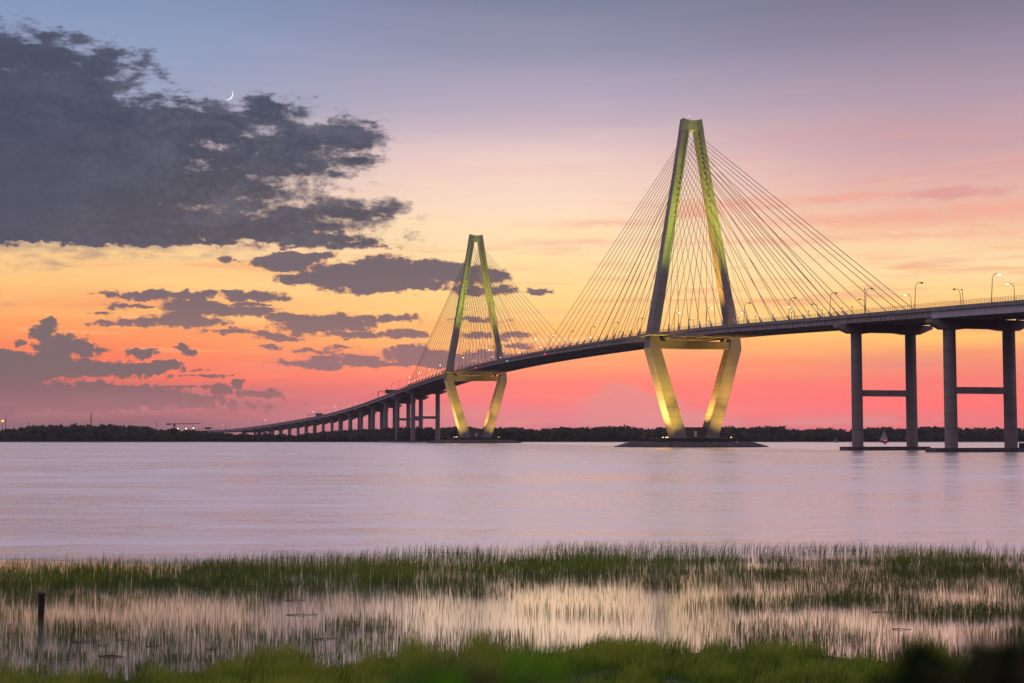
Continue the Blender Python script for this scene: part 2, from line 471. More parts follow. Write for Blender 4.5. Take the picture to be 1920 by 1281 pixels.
n.t.links.new(mxw.outputs[0], [q for q in n.t.nodes if q.type == 'OUTPUT_MATERIAL'][0].inputs[0])
M['water'] = mt
M['mud'] = mottled('bank mud', (0.035, 0.030, 0.022), (0.075, 0.062, 0.045), 1.6, 0.8)
M['shore'] = mottled('far shore mud and grass', (0.025, 0.028, 0.020), (0.045, 0.045, 0.032), 0.2, 0.9)


# ------------------------------------------------------------------ mesh helpers
class MB:
    def __init__(s):
        s.v, s.f = [], []

    def add(s, vs, fs):
        o = len(s.v)
        s.v += [tuple(q) for q in vs]
        s.f += [tuple(i + o for i in f) for f in fs]

    def box(s, p0, p1):
        (a, b_, c), (d, e, f) = p0, p1
        s.add([(a, b_, c), (d, b_, c), (d, e, c), (a, e, c), (a, b_, f), (d, b_, f), (d, e, f), (a, e, f)],
              [(0, 3, 2, 1), (4, 5, 6, 7), (0, 1, 5, 4), (1, 2, 6, 5), (2, 3, 7, 6), (3, 0, 4, 7)])

    def loft(s, rings, cap=True):
        n_ = len(rings[0])
        vs = [q for r in rings for q in r]
        fs = []
        for i in range(len(rings) - 1):
            for j in range(n_):
                k = (j + 1) % n_
                fs.append((i * n_ + j, i * n_ + k, (i + 1) * n_ + k, (i + 1) * n_ + j))
        if cap:
            fs.append(tuple(range(n_ - 1, -1, -1)))
            fs.append(tuple((len(rings) - 1) * n_ + j for j in range(n_)))
        s.add(vs, fs)

    def tube(s, pts, rs, n_=6):
        pts = [Vector(q) for q in pts]
        if not isinstance(rs, (list, tuple)):
            rs = [rs] * len(pts)
        rings = []
        for i, q in enumerate(pts):
            d = (pts[min(i + 1, len(pts) - 1)] - pts[max(i - 1, 0)]).normalized()
            up = Vector((0, 0, 1)) if abs(d.z) < 0.95 else Vector((1, 0, 0))
            a = d.cross(up).normalized()
            c = a.cross(d).normalized()
            rings.append([q + (a * math.cos(t) + c * math.sin(t)) * rs[i] for t in [2 * math.pi * k / n_ for k in range(n_)]])
        s.loft(rings)

    def build(s, name, mat, parent=None, origin=None, smooth=False):
        me = bpy.data.meshes.new(name)
        o = Vector(origin) if origin is not None else Vector((0, 0, 0))
        me.from_pydata([tuple(Vector(q) - o) for q in s.v], [], s.f)
        bm = bmesh.new()
        bm.from_mesh(me)
        bmesh.ops.recalc_face_normals(bm, faces=bm.faces)
        bm.to_mesh(me)
        bm.free()
        me.materials.append(M[mat] if isinstance(mat, str) else mat)
        if smooth:
            me.polygons.foreach_set('use_smooth', [True] * len(me.polygons))
        ob = bpy.data.objects.new(name, me)
        COL.objects.link(ob)
        if parent is not None:
            ob.parent = parent
        return ob


def empty(name, loc, rz=0.0):
    o = bpy.data.objects.new(name, None)
    COL.objects.link(o)
    o.location = loc
    o.rotation_euler = (0, 0, rz)
    o.empty_display_size = 1
    return o


def tag(o, label=None, cat=None, group=None, kind=None):
    if label:
        o['label'] = label
    if cat:
        o['category'] = cat
    if group:
        o['group'] = group
    if kind:
        o['kind'] = kind
    return o


def kids(o):
    return [q for q in bpy.data.objects if q.parent == o]


def copy_tree(o, parent=None, ch=None):
    c = o.copy()
    COL.objects.link(c)
    if parent is not None:
        c.parent = parent
    for q in kids(o):
        copy_tree(q, c)
    return c


# ------------------------------------------------------------------ bridge alignment
BX, BY, BTH = 95.9624, 782.2962, 0.271656
S0, RAD = 900.0, 2600.0


def centre(s):
    if s <= S0:
        return BX - math.sin(BTH) * s, BY + math.cos(BTH) * s, BTH
    bx, by = BX - math.sin(BTH) * S0, BY + math.cos(BTH) * S0
    a = (s - S0) / RAD
    return bx + RAD * (math.cos(BTH + a) - math.cos(BTH)), by + RAD * (math.sin(BTH + a) - math.sin(BTH)), BTH + a


def B(s, r, z):
    x, y, a = centre(s)
    return Vector((x + math.cos(a) * r, y + math.sin(a) * r, z))


_ps = np.array([-460, -400, -340, -318, -262, -205, -150, -119, -54, 0, 70, 127, 210, 283, 322, 394, 464, 537, 628, 745, 795, 851, 1000, 1134, 1273, 1377, 1482, 1597, 1736, 1900, 2300.])
_pz = np.array([43.5, 46.0, 48.4, 49.3, 51.5, 53.6, 55.5, 56.9, 59.2, 60.5, 61.7, 62.3, 62.9, 63.0, 62.9, 62.2, 60.8, 58.9, 55.6, 50.1, 47.8, 45.4, 39.4, 33.4, 28.4, 24.4, 20.2, 16.4, 14.5, 14.0, 14.0])
_gs = np.arange(-460, 2301, 2.0)
_gz = np.interp(_gs, _ps, _pz)
_k = np.exp(-0.5 * (np.arange(-40, 41) / 14.0) ** 2)
_k /= _k.sum()
_gz = np.convolve(np.pad(_gz, 40, mode='edge'), _k, 'valid')


def ZT(s):                     # top of the deck parapet
    return float(np.interp(s, _gs, _gz))


def sweep(mb, s0, s1, step, r0, r1, z0, z1):
    """a rectangular bar that follows the deck; z relative to the parapet top"""
    n_ = max(2, int(math.ceil((s1 - s0) / step)) + 1)
    rings = []
    for i in range(n_):
        s = s0 + (s1 - s0) * i / (n_ - 1)
        z = ZT(s)
        rings.append([B(s, r0, z + z0), B(s, r1, z + z0), B(s, r1, z + z1), B(s, r0, z + z1)])
    mb.loft(rings)


def bbox(mb, s0, s1, r0, r1, z0, z1):
    """a block in bridge coordinates"""
    vs = [B(s, r, z) for z in (z0, z1) for s, r in ((s0, r0), (s0, r1), (s1, r1), (s1, r0))]
    mb.add(vs, [(0, 1, 2, 3), (7, 6, 5, 4), (0, 4, 5, 1), (1, 5, 6, 2), (2, 6, 7, 3), (3, 7, 4, 0)])


# ------------------------------------------------------------------ the cable-stayed bridge
bo = Vector((BX, BY, 0))
bridge = tag(empty('cable_stayed_bridge', bo), 'cable-stayed road bridge with two tall floodlit A-shaped towers and fans of stays', 'bridge')

# leg section by height: z, inner r, outer r, depth along the bridge
UP = [(59.0, 20.5, 25.5, 7.5), (90.0, 15.0, 19.8, 6.6), (124.0, 9.5, 13.95, 5.6), (145.0, 5.75, 10.2, 5.2), (168.8, 1.75, 6.35, 4.9)]


def leg_at(z):
    zs = [q[0] for q in UP]
    return [float(np.interp(z, zs, [q[k] for q in UP])) for k in (1, 2, 3)]


def ring(sc, sgn, z, ri, ro, d, ch):
    h = d / 2
    if sgn > 0:
        pts = [(ri, -h), (ro - ch, -h), (ro, -h + ch), (ro, h - ch), (ro - ch, h), (ri, h)]
    else:
        pts = [(-ri, h), (-ro + ch, h), (-ro, h - ch), (-ro, -h + ch), (-ro + ch, -h), (-ri, -h)]
    return [B(sc + s, r, z) for r, s in pts]


CAB_Z = [166.0]
for i in range(15):
    CAB_Z.append(CAB_Z[-1] - (2.4 + 0.055 * i))
CAB_S_MAIN = [217.2 - 13.9 * i for i in range(16)]
CAB_S_SIDE = [200.3, 194.2, 188.1, 178.6, 164.4] + [150.2 - 14.15 * i for i in range(11)]


def tower(sc, facing, which):
    """facing = -1 when the side span lies towards the viewer"""
    mb = MB()
    for sg in (-1, 1):
        mb.loft([ring(sc, sg, z, ri, ro, d, 0.35) for z, ri, ro, d in UP])
    # head: solid block with a dished top
    zt = []
    for k in range(13):
        r = -1 + 2 * k / 12
        zt.append((r * 5.25, 175.2 - 1.05 * (1 - r * r)))
    front, back = [], []
    for h, lst in ((-2.45, front), (2.45, back)):
        lst += [B(sc + h, -6.36, 168.82), B(sc + h, 6.36, 168.82)] + [B(sc + h * 0.98, r, z) for r, z in reversed(zt)]
    nn = len(front)
    mb.add(front + back, [tuple(range(nn)), tuple(range(2 * nn - 1, nn - 1, -1))] + [(i, nn + i, nn + (i + 1) % nn, (i + 1) % nn) for i in range(nn)])
    tw = mb.build('tower', 'concrete', bridge, bo)
    tag(tw, which)
    for sg in (-1, 1):
        m2 = MB()
        m2.loft([ring(sc, sg, z, ri, ro, d, 0.5) for z, ri, ro, d in ((4.75, 5.2, 12.7, 8.8), (6.2, 5.6, 13.1, 8.7), (51.6, 19.6, 26.3, 8.1), (52.4, 19.85, 26.35, 8.05), (58.99, 20.6, 25.7, 7.7))])
        m2.build('lower_leg', 'concrete', tw)
    m2 = MB()
    bbox(m2, sc - 3.0, sc + 3.0, -19.7, 19.7, 51.75, 55.75)
    m2.build('crossbeam', 'concrete', tw)
    for r in (-16.9, 16.9):
        m2 = MB()
        bbox(m2, sc - 1.2, sc + 1.2, r - 0.8, r + 0.8, 55.76, ZT(sc) - 3.45)
        m2.build('deck_bearing', 'steel', tw)
    # strut wall between the feet, with a service door
    m2 = MB()
    bbox(m2, sc - 2.6, sc + 2.6, -7.6, 7.6, 4.86, 10.4)
    wl = m2.build('foot_wall', 'footing', tw)
    m2 = MB()
    bbox(m2, sc - 2.72, sc - 2.55, -0.75, 0.75, 5.4, 8.4)
    m2.build('door', 'door', wl)
    # footing disc
    m2 = MB()
    ring_ = lambda R, z: [B(sc + R * math.sin(t), R * 1.04 * math.cos(t) - 0.8, z) for t in [2 * math.pi * k / 48 for k in range(48)]]
    m2.loft([ring_(20.6, -0.5), ring_(20.6, 4.0), ring_(21.6, 4.1), ring_(21.6, 4.82)])
    m2.build('footing', 'footing', tw)
    # walkway bay carried round the near leg
    m2 = MB()
    z0 = ZT(sc)
    out = [(-13, -17.9), (-7.5, -28.0), (7.5, -28.0), (13, -17.9)]
    m2.loft([[B(sc + s, r, z0 - 2.05) for s, r in out], [B(sc + s, r, z0 - 1.1) for s, r in out]])
    lk = m2.build('lookout_platform', 'slab', tw)
    m2 = MB()
    pts = [(-13, -18.1), (-7.4, -27.8), (7.4, -27.8), (13, -18.1)]
    for (a, b_) in zip(pts[:-1], pts[1:]):
        for k in range(7):
            q = [a[i] + (b_[i] - a[i]) * k / 6 for i in (0, 1)]
            m2.tube([B(sc + q[0], q[1], z0 - 1.1), B(sc + q[0], q[1], z0 + 0.5)], 0.05, 4)
        for zz in (-0.5, 0.0, 0.5):
            m2.tube([B(sc + a[0], a[1], z0 + zz), B(sc + b_[0], b_[1], z0 + zz)], 0.045, 4)
    m2.build('railing', 'fence', lk)
    # red warning lamp on the crown
    m2 = MB()
    m2.tube([B(sc, -0.9, 174.0), B(sc, -0.9, 176.3)], 0.09, 5)
    wp = m2.build('lamp_mast', 'steel', tw)
    m2 = MB()
    q = B(sc, -0.9, 176.6)
    m2.box(q - Vector((0.22, 0.22, 0.25)), q + Vector((0.22, 0.22, 0.25)))
    m2.build('warning_lamp', glow('pink warning lamp', (1.0, 0.30, 0.25), 3.0), tw)
    # floodlight fixtures on the footing
    for r, s in ((-19.5, -5.5), (-18.3, -7.0), (-17.6, -7.6), (17.5, -9.0)):
        m2 = MB()
        q = B(sc + s, r, 5.15)
        m2.box(q - Vector((0.34, 0.25, 0.3)), q + Vector((0.34, 0.25, 0.2)))
        fx = m2.build('floodlight', 'lamp_warm', tw)
    # stay cables
    for direction in (-1, 1):
        lst = CAB_S_SIDE if direction == facing else CAB_S_MAIN
        for k, (sd, z) in enumerate(zip(lst, CAB_Z)):
            ri, ro, d = leg_at(z)
            for sg in (-1, 1):
                top = B(sc + direction * d / 2, sg * (ri + 0.95), z)
                s_ = sc + direction * sd
                bot = B(s_, sg * 17.2, ZT(s_) - 0.4)
                dv = (top - bot).normalized()
                m2 = MB()
                m2.tube([bot, bot + dv * 2.4, bot + dv * 4.2, bot + dv * 5.0, top - dv * 0.8, top - dv * 0.7, top], [0.62, 0.46, 0.40, 0.135, 0.135, 0.48, 0.48], 6)
                cb_ = m2.build('stay_cable', 'cable', tw, smooth=True)
                cb_.data.materials.append(M['socket'])
                for pl in cb_.data.polygons:
                    c = (pl.center + Vector((0, 0, 0)) - (bot - bo)).length if False else (pl.center - bot).length
                    if c < 5.0:
                        pl.material_index = 1
    # meshes parented to the tower are in world space minus bridge origin
    for q in kids(tw):
        for v in [q] + kids(q):
            v.data.transform(Matrix.Translation(-bo))
    return tw


tower(0.0, -1, 'nearer and taller-looking floodlit tower')
tower(471.0, 1, 'farther floodlit tower')


# --- deck of the cable-stayed part
def deck(parent, origin, s0, s1, step, hw, depth, gmat, fence_to=None, stiff=True, fence_from=None):
    """slab, parapets, edge girders, floor beams and fence as one deck part with sub-parts"""
    def bld(m_, nm, mat, par):
        o = m_.build(nm, mat, par, origin)
        return o
    m_ = MB()
    sweep(m_, s0, s1, step, -hw - 0.2, hw + 0.2, -1.38, -1.02)
    dk = bld(m_, 'deck', 'slab', parent)
    m_ = MB()
    sweep(m_, s0 + 0.2, s1 - 0.2, step, -hw + 0.5, hw - 0.5, -1.016, -0.99)
    bld(m_, 'roadway', 'asphalt', dk)
    for sg in (-1, 1):
        m_ = MB()
        sweep(m_, s0, s1, step, sg * hw - 0.2, sg * hw + 0.2, -1.017, 0.0)
        bld(m_, 'parapet', 'slab', dk)
        m_ = MB()
        r = sg * (hw - 0.7)
        sweep(m_, s0, s1, step, r - 0.18, r + 0.18, -1.383 - depth, -1.383)
        if stiff:
            sweep(m_, s0, s1, step, r - 0.42, r + 0.42, -1.383 - depth - 0.08, -1.383 - depth - 0.003)
            s = s0 + 2
            while s < s1 - 1:
                z = ZT(s)
                bbox(m_, s - 0.12, s + 0.12, r + sg * 0.18, r + sg * 0.36, z - 1.39 - depth, z - 1.39)
                s += 3.7 if s < 700 else 8
        bld(m_, 'edge_girder', gmat, dk)
    m_ = MB()
    s = s0 + 1.0
    fs = 4.65 if s1 < 800 else 9.0
    while s < s1 - 0.5:
        z = ZT(s)
        bbox(m_, s - 0.16, s + 0.16, -hw + 0.9, hw - 0.9, z - 1.38 - depth * 0.72, z - 1.384)
        s += fs
    for r in (-hw * 0.45, 0.0, hw * 0.45):
        sweep(m_, s0 + 0.3, s1 - 0.3, step, r - 0.14, r + 0.14, -1.385 - depth * 0.86, -1.385)
    bld(m_, 'underside_framing', 'girder', dk)
    f0 = s0 if fence_from is None else fence_from
    f1 = s1 if fence_to is None else fence_to
    m_ = MB()
    s = f0
    while s < f1:
        z = ZT(s)
        m_.tube([B(s, -hw, z - 0.02), B(s, -hw, z + 1.55)], 0.055 if s < 600 else 0.07, 4)
        s += 1.5 if s < 300 else 3.0
    for zz in (0.45, 1.0, 1.5):
        n_ = int((f1 - f0) / 12) + 2
        m_.tube([B(q, -hw, ZT(q) + zz) for q in np.linspace(f0, f1, n_)], 0.035, 4)
    bld(m_, 'fence', 'fence', dk)
    return dk


main_deck = deck(bridge, bo, -262.0, 733.0, 6.0, 18.0, 1.95, 'girder')


def pier(parent, origin, s, spread, cw, cap, tie, footing, ztop, capw=3.4, hw=18.0, mat='pier', base=-0.6):
    """hammerhead bent on two columns. cap: True builds the haunched cap beam"""
    zc = ztop
    h0 = zc - 3.9                                   # underside at the columns
    prof = [(-hw - 3.4, zc - 0.2), (-hw - 3.4, zc - 1.6), (-spread - cw * 0.8, h0), (-spread + cw * 0.8, h0), (-spread + cw * 1.6, h0 + 0.5),
            (spread - cw * 1.6, h0 + 0.5), (spread - cw * 0.8, h0), (spread + cw * 0.8, h0), (hw + 3.4, zc - 1.6), (hw + 3.4, zc - 0.2), (0, zc)]
    m_ = MB()
    m_.loft([[B(s + q, r, z) for r, z in prof] for q in (-capw / 2, capw / 2)])
    pr = m_.build('pier', mat, parent, origin)
    for sg in (-1, 1):
        m_ = MB()
        rr_ = lambda z, k: [B(s + k * cw * 0.5 * math.sin(t), sg * spread + k * cw * 0.5 * math.cos(t), z) for t in [2 * math.pi * (j + 0.5) / 16 for j in range(16)]]
        m_.loft([rr_(base, 1.04), rr_(h0 + 0.02, 1.0)])
        m_.build('column', mat, pr, origin)
    if tie:
        m_ = MB()
        bbox(m_, s - 0.9, s + 0.9, -spread + cw * 0.42, spread - cw * 0.42, tie[0], tie[1])
        m_.build('tie_beam', mat, pr, origin)
    if footing:
        m_ = MB()
        bbox(m_, s - 3.6, s + 3.6, -footing, footing, base, 1.5)
        m_.build('footing', 'footing', pr, origin)
    return pr


def capz(s, depth):
    return ZT(s) - 1.39 - depth - 0.1


p1 = pier(bridge, bo, -198.0, 12.15, 4.3, True, (21.5, 24.0), 18.2, capz(-198, 1.95))
mm = MB()
for r in (-16.6, -15.6):
    mm.tube([B(-200, r, 1.5), B(-200, r, 3.1)], 0.09, 5)
mm.build('ladder_post', 'steel', p1, bo)
pier(bridge, bo, 669.0, 12.15, 4.3, True, (22.5, 25.0), 17.5, capz(669, 1.95))

# navigation lamps under the edge of the main span
for s, c in ((397.7, 'red'), (305.0, 'green'), (210.5, 'red')):
    m_ = MB()
    q = B(s, -18.35, ZT(s) - 2.6)
    m_.box(q - Vector((0.4, 0.3, 0.4)), q + Vector((0.4, 0.3, 0.4)))
    m_.build('navigation_lamp', c, bridge, bo)
m_ = MB()
for s in (232.0,):
    m_.tube([B(s, -12, ZT(s) - 3.3), B(s, -12, ZT(s) - 5.2)], 0.08, 4)
m_.build('hanging_sensor', 'steel', bridge, bo)

# ------------------------------------------------------------------ right-hand approach
q0 = B(-265, 0, 0)
appr = tag(empty('approach_viaduct', q0), 'right-hand approach viaduct with pale steel girder and H-shaped pier at photo edge', 'viaduct', 'approach viaducts')
deck(appr, q0, -440.0, -262.25, 6.0, 18.0, 2.5, 'pale_girder', stiff=False)
p2 = pier(appr, q0, -265.0, 12.1, 4.4, True, (20.7, 23.1), 20.4, capz(-265, 2.5), hw=17.0)
mm = MB()
bbox(mm, -267, -264, 16.0, 20.3, 1.503, 3.2)
mm.build('mooring_block', 'footing', p2, q0)
pier(appr, q0, -341.0, 12.1, 4.4, True, (19.5, 22.0), 20.4, capz(-341, 2.5), hw=17.0)

# ------------------------------------------------------------------ left-hand approach, curving away down to the island
q0 = B(747, 0, 0)
appl = tag(empty('approach_viaduct', q0), 'long left-hand approach viaduct on many piers descending to the wooded shore', 'viaduct', 'approach viaducts')
deck(appl, q0, 733.25, 1890.0, 12.0, 18.0, 1.9, 'pale_girder', stiff=False, fence_to=760)
for s in (747.0, 810.0, 886.0, 959.0, 1024.0, 1080.0, 1123.0, 1170.0, 1216.0, 1258.0, 1296.0, 1336.0, 1376.0, 1416.0, 1456.0, 1500.0, 1545.0):
    pier(appl, q0, s, 12.1, 4.3 if s < 1100 else 3.6, True, (21.5, 24.0) if s < 760 else None, 17.0 if s < 900 else None, capz(s, 1.9), hw=16.6)

# ------------------------------------------------------------------ floodlights on the towers
def spot(name, pos, aim, col, watts, size, blend=0.8, rad_=0.6):
    l = bpy.data.lights.new(name, 'SPOT')
    l.energy = watts
    l.color = col
    l.spot_size = rad(size)
    l.spot_blend = blend
    l.shadow_soft_size = rad_
    o = bpy.data.objects.new(name, l)
    COL.objects.link(o)
    o.location = pos
    o.rotation_euler = (Vector(aim) - Vector(pos)).to_track_quat('-Z', 'Y').to_euler()
    return o


YG = (0.62, 0.78, 0.05)
GOLD = (1.0, 0.56, 0.09)
OLIVE = (1.0, 0.63, 0.08)
for sc, k in ((0.0, 1.0), (471.0, 0.9)):
    for sg in (-1, 1):
        spot('tower_floodlight', B(sc - 46, sg * 15.5, ZT(sc - 46) + 0.6), B(sc - 2, sg * 8.0, 144), YG if sg < 0 else (0.72, 0.74, 0.06), 640000 * k, 54, 1.0)
        spot('leg_floodlight', B(sc - 19, sg * 14.0, 5.4), B(sc - 4, sg * 17.5, 30), OLIVE if sg < 0 else GOLD, 42000 * k, 110, 0.9)
        spot('leg_floodlight', B(sc - 19, sg * 12.0, 5.4), B(sc - 4, sg * 20.0, 44), OLIVE if sg < 0 else GOLD, 130000 * k, 44, 1.0)
    spot('leg_floodlight', B(sc - 2.5, -30.0, 3.2), B(sc, -20.0, 30), (1.0, 0.60, 0.14), 190000 * k, 96, 1.0)
    spot('leg_floodlight', B(sc - 3, -20.4, 5.6), B(sc, -14.5, 14), GOLD, 3000 * k, 120, 1.0)
    spot('leg_floodlight', B(sc + 1.5, -3.5, 13.0), B(sc, 14.0, 32), (1.0, 0.46, 0.08), 100000 * k, 100, 1.0)
    spot('shaft_floodlight', B(sc + 2, -15.0, ZT(sc) + 0.4), B(sc, 13.5, 108), (1.0, 0.52, 0.06), 330000 * k, 76, 1.0)
    spot('shaft_floodlight', B(sc + 1, -6.0, ZT(sc) + 0.4), B(sc, 3.0, 166), (1.0, 0.62, 0.06), 200000 * k, 26, 1.0)

# ------------------------------------------------------------------ street lamps
def make_lamp(h, lit, arm=2.6):
    root = empty('street_lamp', (0, 0, 0))
    m_ = MB()
    pts, rs = [], []
    for k in range(8):
        t = k / 7
        pts.append((0.05 * h * t, 0, h * 0.80 * t))
        rs.append(0.15 - 0.05 * t)
    for k in range(1, 7):
        a = k / 6 * math.pi / 2
        pts.append((0.05 * h + arm * 0.55 * (1 - math.cos(a)), 0, h * 0.80 + h * 0.20 * math.sin(a)))
        rs.append(0.095)
    pts.append((0.05 * h + arm * 0.8, 0, h * 1.005))
    rs.append(0.085)
    m_.tube(pts, rs, 6)
    m_.build('pole', 'lamp_pole', root, smooth=True)
    m_ = MB()
    x0 = 0.05 * h + arm * 0.75
    m_.loft([[(x0 + a, b_ * w_, h * 1.005 + c) for b_, c in ((-1, -0.10), (1, -0.10), (0.7, 0.14), (-0.7, 0.14))] for a, w_ in ((0, 0.12), (0.3, 0.22), (0.85, 0.24), (1.1, 0.14))])
    hd = m_.build('lamp_head', 'lamp_pole', root)
    m_ = MB()
    m_.loft([[(x0 + a, b_ * w_, h * 1.005 - 0.105 + c) for b_, c in ((-1, 0), (1, 0), (0.8, -0.38), (-0.8, -0.38))] for a, w_ in ((0.28, 0.2), (0.9, 0.28), (1.05, 0.18))])
    m_.build('lamp_glass', 'lamp_on' if lit else 'lamp_off', hd)
    return root


LAMP = {(h, l): make_lamp(h, l) for h in (10.6, 8.6) for l in (0, 1)}
used = set()


def place_lamp(s, r, facing, lit, label, group, tall=True):
    key = (10.6 if tall else 8.6, lit)
    src = LAMP[key]
    if key in used:
        o = copy_tree(src)
    else:
        used.add(key)
        o = src
    x, y, a = centre(s)
    o.location = B(s, r, ZT(s) - 1.0)
    o.rotation_euler = (0, 0, a + (0 if facing > 0 else math.pi))
    tag(o, label, 'street lamp', group)


ORD = ['first', 'second', 'third', 'fourth', 'fifth', 'sixth', 'seventh', 'eighth', 'ninth', 'tenth', 'eleventh', 'twelfth', 'thirteenth', 'fourteenth', 'fifteenth', 'sixteenth',
       'seventeenth', 'eighteenth', 'nineteenth', 'twentieth']
ORD += ['twenty-' + q for q in ORD[:9]] + ['thirtieth']
near = [(-300, 1), (-252, 0), (-216, 0), (-187, 0), (-150, 0), (-104, 0), (-60, 1), (-18, 1), (36, 0), (76, 0), (118, 0), (160, 0), (202, 1), (244, 1), (286, 0), (328, 1), (370, 1), (412, 0), (454, 1),
        (497, 1), (540, 1), (585, 1), (628, 1)]
for i, (s, l) in enumerate(near):
    if s < 0:
        lab = '%s curved street lamp from the right on the near deck edge, %s' % (ORD[i], 'lit' if l else 'unlit')
    elif s < 471:
        lab = '%s curved street lamp left of the nearer tower on near deck edge' % ORD[[q for q, _ in near if 0 <= q < 471].index(s)]
    else:
        lab = '%s curved street lamp left of the farther tower on near deck edge' % ORD[[q for q, _ in near if q > 471].index(s)]
    place_lamp(s, -18.0, 1, l, lab, 'street lamps along the near deck edge')
far = [(-308, 1), (-261, 1), (-226, 0), (-190, 1), (-152, 0), (-108, 0), (-84, 1), (-30, 1), (40, 0), (98, 1), (156, 0), (214, 1), (272, 0), (330, 1), (388, 1), (446, 1), (520, 0), (590, 1), (650, 1)]
for i, (s, l) in enumerate(far):
    if s < 0:
        lab = '%s street lamp from the right on the far deck edge, arm pointing left' % ORD[i]
    elif s < 471:
        lab = '%s left-pointing street lamp between the towers on far deck edge' % ORD[[q for q, _ in far if 0 <= q < 471].index(s)]
    else:
        lab = '%s left-pointing street lamp beyond the farther tower on far deck edge' % ORD[[q for q, _ in far if q > 471].index(s)]
    place_lamp(s, 18.0, -1, l, lab, 'street lamps along the far deck edge')
s, i = 674.0, 0
while s < 1780:
    lit = 1 if i in (0, 11, 14, 20, 22, 25) else 0
    place_lamp(s, -18.0, 1, lit, '%s small curved street lamp down the left approach viaduct, counting from the farther tower%s' % (ORD[i], ', lit' if lit else ''),
               'street lamps on the left approach', s < 760)
    s += 38.5
    i += 1
    if i >= 29:
        break

# two straight camera poles among the lamps at right
for s, lab in ((-211.0, 'straight slender pole with small top box, beside street lamp at the cable ends'), (-243.0, 'straight slender pole with small top box, right of all the cables')):
    rt = empty('camera_pole', B(s, -15.5 if s > -220 else 8.0, ZT(s) - 1.0))
    m_ = MB()
    m_.tube([(0, 0, 0), (0.25, 0, 10.5)] if s > -220 else [(0, 0, 0), (-0.35, 0, 9.0)], [0.13, 0.09], 6)
    m_.build('pole', 'lamp_pole', rt)
    m_ = MB()
    x = 0.25 if s > -220 else -0.6
    z = 10.5 if s > -220 else 9.0
    m_.box((x - 0.3, -0.2, z), (x + 0.3, 0.2, z + 0.35))
    m_.build('camera_housing', 'lamp_pole', rt)
    tag(rt, lab, 'pole', 'slender poles on the deck')

# low path lights along the walkway
PL = empty('path_light', (0, 0, 0))
m_ = MB()
m_.tube([(0, 0, 0), (0, 0, 3.6)], [0.09, 0.07], 6)
m_.build('post', 'lamp_pole', PL)
m_ = MB()
m_.tube([(0, 0, 3.6), (0, 0, 3.75), (0, 0, 4.05), (0, 0, 4.15)], [0.1, 0.26, 0.26, 0.1], 8)
m_.build('lantern', 'lamp_pole', PL)
PLL = empty('path_light', (0, 0, 0))
m_ = MB()
m_.tube([(0, 0, 0), (0, 0, 3.6)], [0.09, 0.07], 6)
m_.build('post', 'lamp_pole', PLL)
m_ = MB()
m_.tube([(0, 0, 3.6), (0, 0, 3.75), (0, 0, 4.15), (0, 0, 4.3)], [0.12, 0.36, 0.36, 0.12], 8)
m_.build('lantern', 'lamp_warm', PLL)
pls = [-205, -197, -190, -180, -168, -152, -134, -116, -98, -80, -62, -44, -26, 14, 32, 50, 68, 86, 104, 122, 140, 158, 176]
for i, s in enumerate(pls):
    o = PL if i == 0 else copy_tree(PL)
    o.location = B(s, -17.6, ZT(s) - 1.0)
    if s < 0:
        lab = 'unlit low path light on walkway, %s leftward from the end of the stays' % ORD[i]
    else:
        lab = 'unlit low path light on walkway, %s leftward from the nearer tower' % ORD[i - 13]
    tag(o, lab, 'path light', 'path lights on the walkway')
pls = [262, 274, 310, 350, 489, 504, 519, 534, 549, 564, 579, 594, 608, 622, 636, 648, 658, 664]
for i, s in enumerate(pls):
    o = PLL if i == 0 else copy_tree(PLL)
    o.location = B(s, -17.6, ZT(s) - 1.0)
    if s < 471:
        lab = 'glowing low path light on walkway, %s along the middle of the main span' % ORD[i]
    else:
        lab = 'glowing warm path light on walkway, %s leftward from the farther tower' % ORD[i - 4]
    tag(o, lab, 'path light', 'glowing path lights on the walkway')


# ------------------------------------------------------------------ sign gantries on the left approach
def gantry(s, r0, r1, p0, p1, h, zs, panel_mat, label, both, slats=False):
    rt = empty('sign_gantry', B(s, r0, ZT(s) - 1.0), centre(s)[2])
    z0 = ZT(s) - 1.0
    w_ = r1 - r0
    m_ = MB()
    m_.tube([(0, 0, 0), (0, 0, zs + h * 0.5)], 0.32, 6)
    if both:
        m_.tube([(w_, 0, 0), (w_, 0, zs + h * 0.5)], 0.32, 6)
    m_.build('post', 'steel', rt)
    m_ = MB()
    for dz in (0.0, 1.0):
        m_.tube([(0, 0, zs + h * 0.5 + dz - 0.5), (p1 if not both else w_, 0, zs + h * 0.5 + dz - 0.5)], 0.14, 5)
    n_ = int(abs(p1) / 1.4)
    for k in range(n_):
        x = p1 * k / n_
        m_.tube([(x, 0, zs + h * 0.5 - 0.5), (x + p1 / n_, 0, zs + h * 0.5 + 0.5)], 0.07, 4)
    m_.build('truss_arm', 'steel', rt)
    m_ = MB()
    m_.box((p0, -0.55, zs), (p1, -0.2, zs + h))
    if slats:
        for k in range(5):
            m_.box((p0 + 0.1, -0.75, zs + 0.3 + k * h / 5), (p1 - 0.1, -0.551, zs + 0.3 + k * h / 5 + h * 0.09))
    m_.build('sign_panel', panel_mat, rt)
    tag(rt, label, 'road sign', 'sign gantries on the left approach')


gantry(826.0, -17.4, 5.0, 7.5, 20.5, 4.2, 5.6, 'sign_dark', 'dark slatted sign panel on cantilever arm, just left of the farther tower', False, True)
gantry(1232.0, -17.0, 17.0, 11.0, 20.5, 3.8, 3.6, 'sign', 'green road sign on gantry halfway down the left approach viaduct', True)
gantry(1735.0, -17.4, 16.0, 12.0, 22.0, 3.8, 3.0, 'sign', 'green road sign on gantry at the low far-left end of viaduct', True)


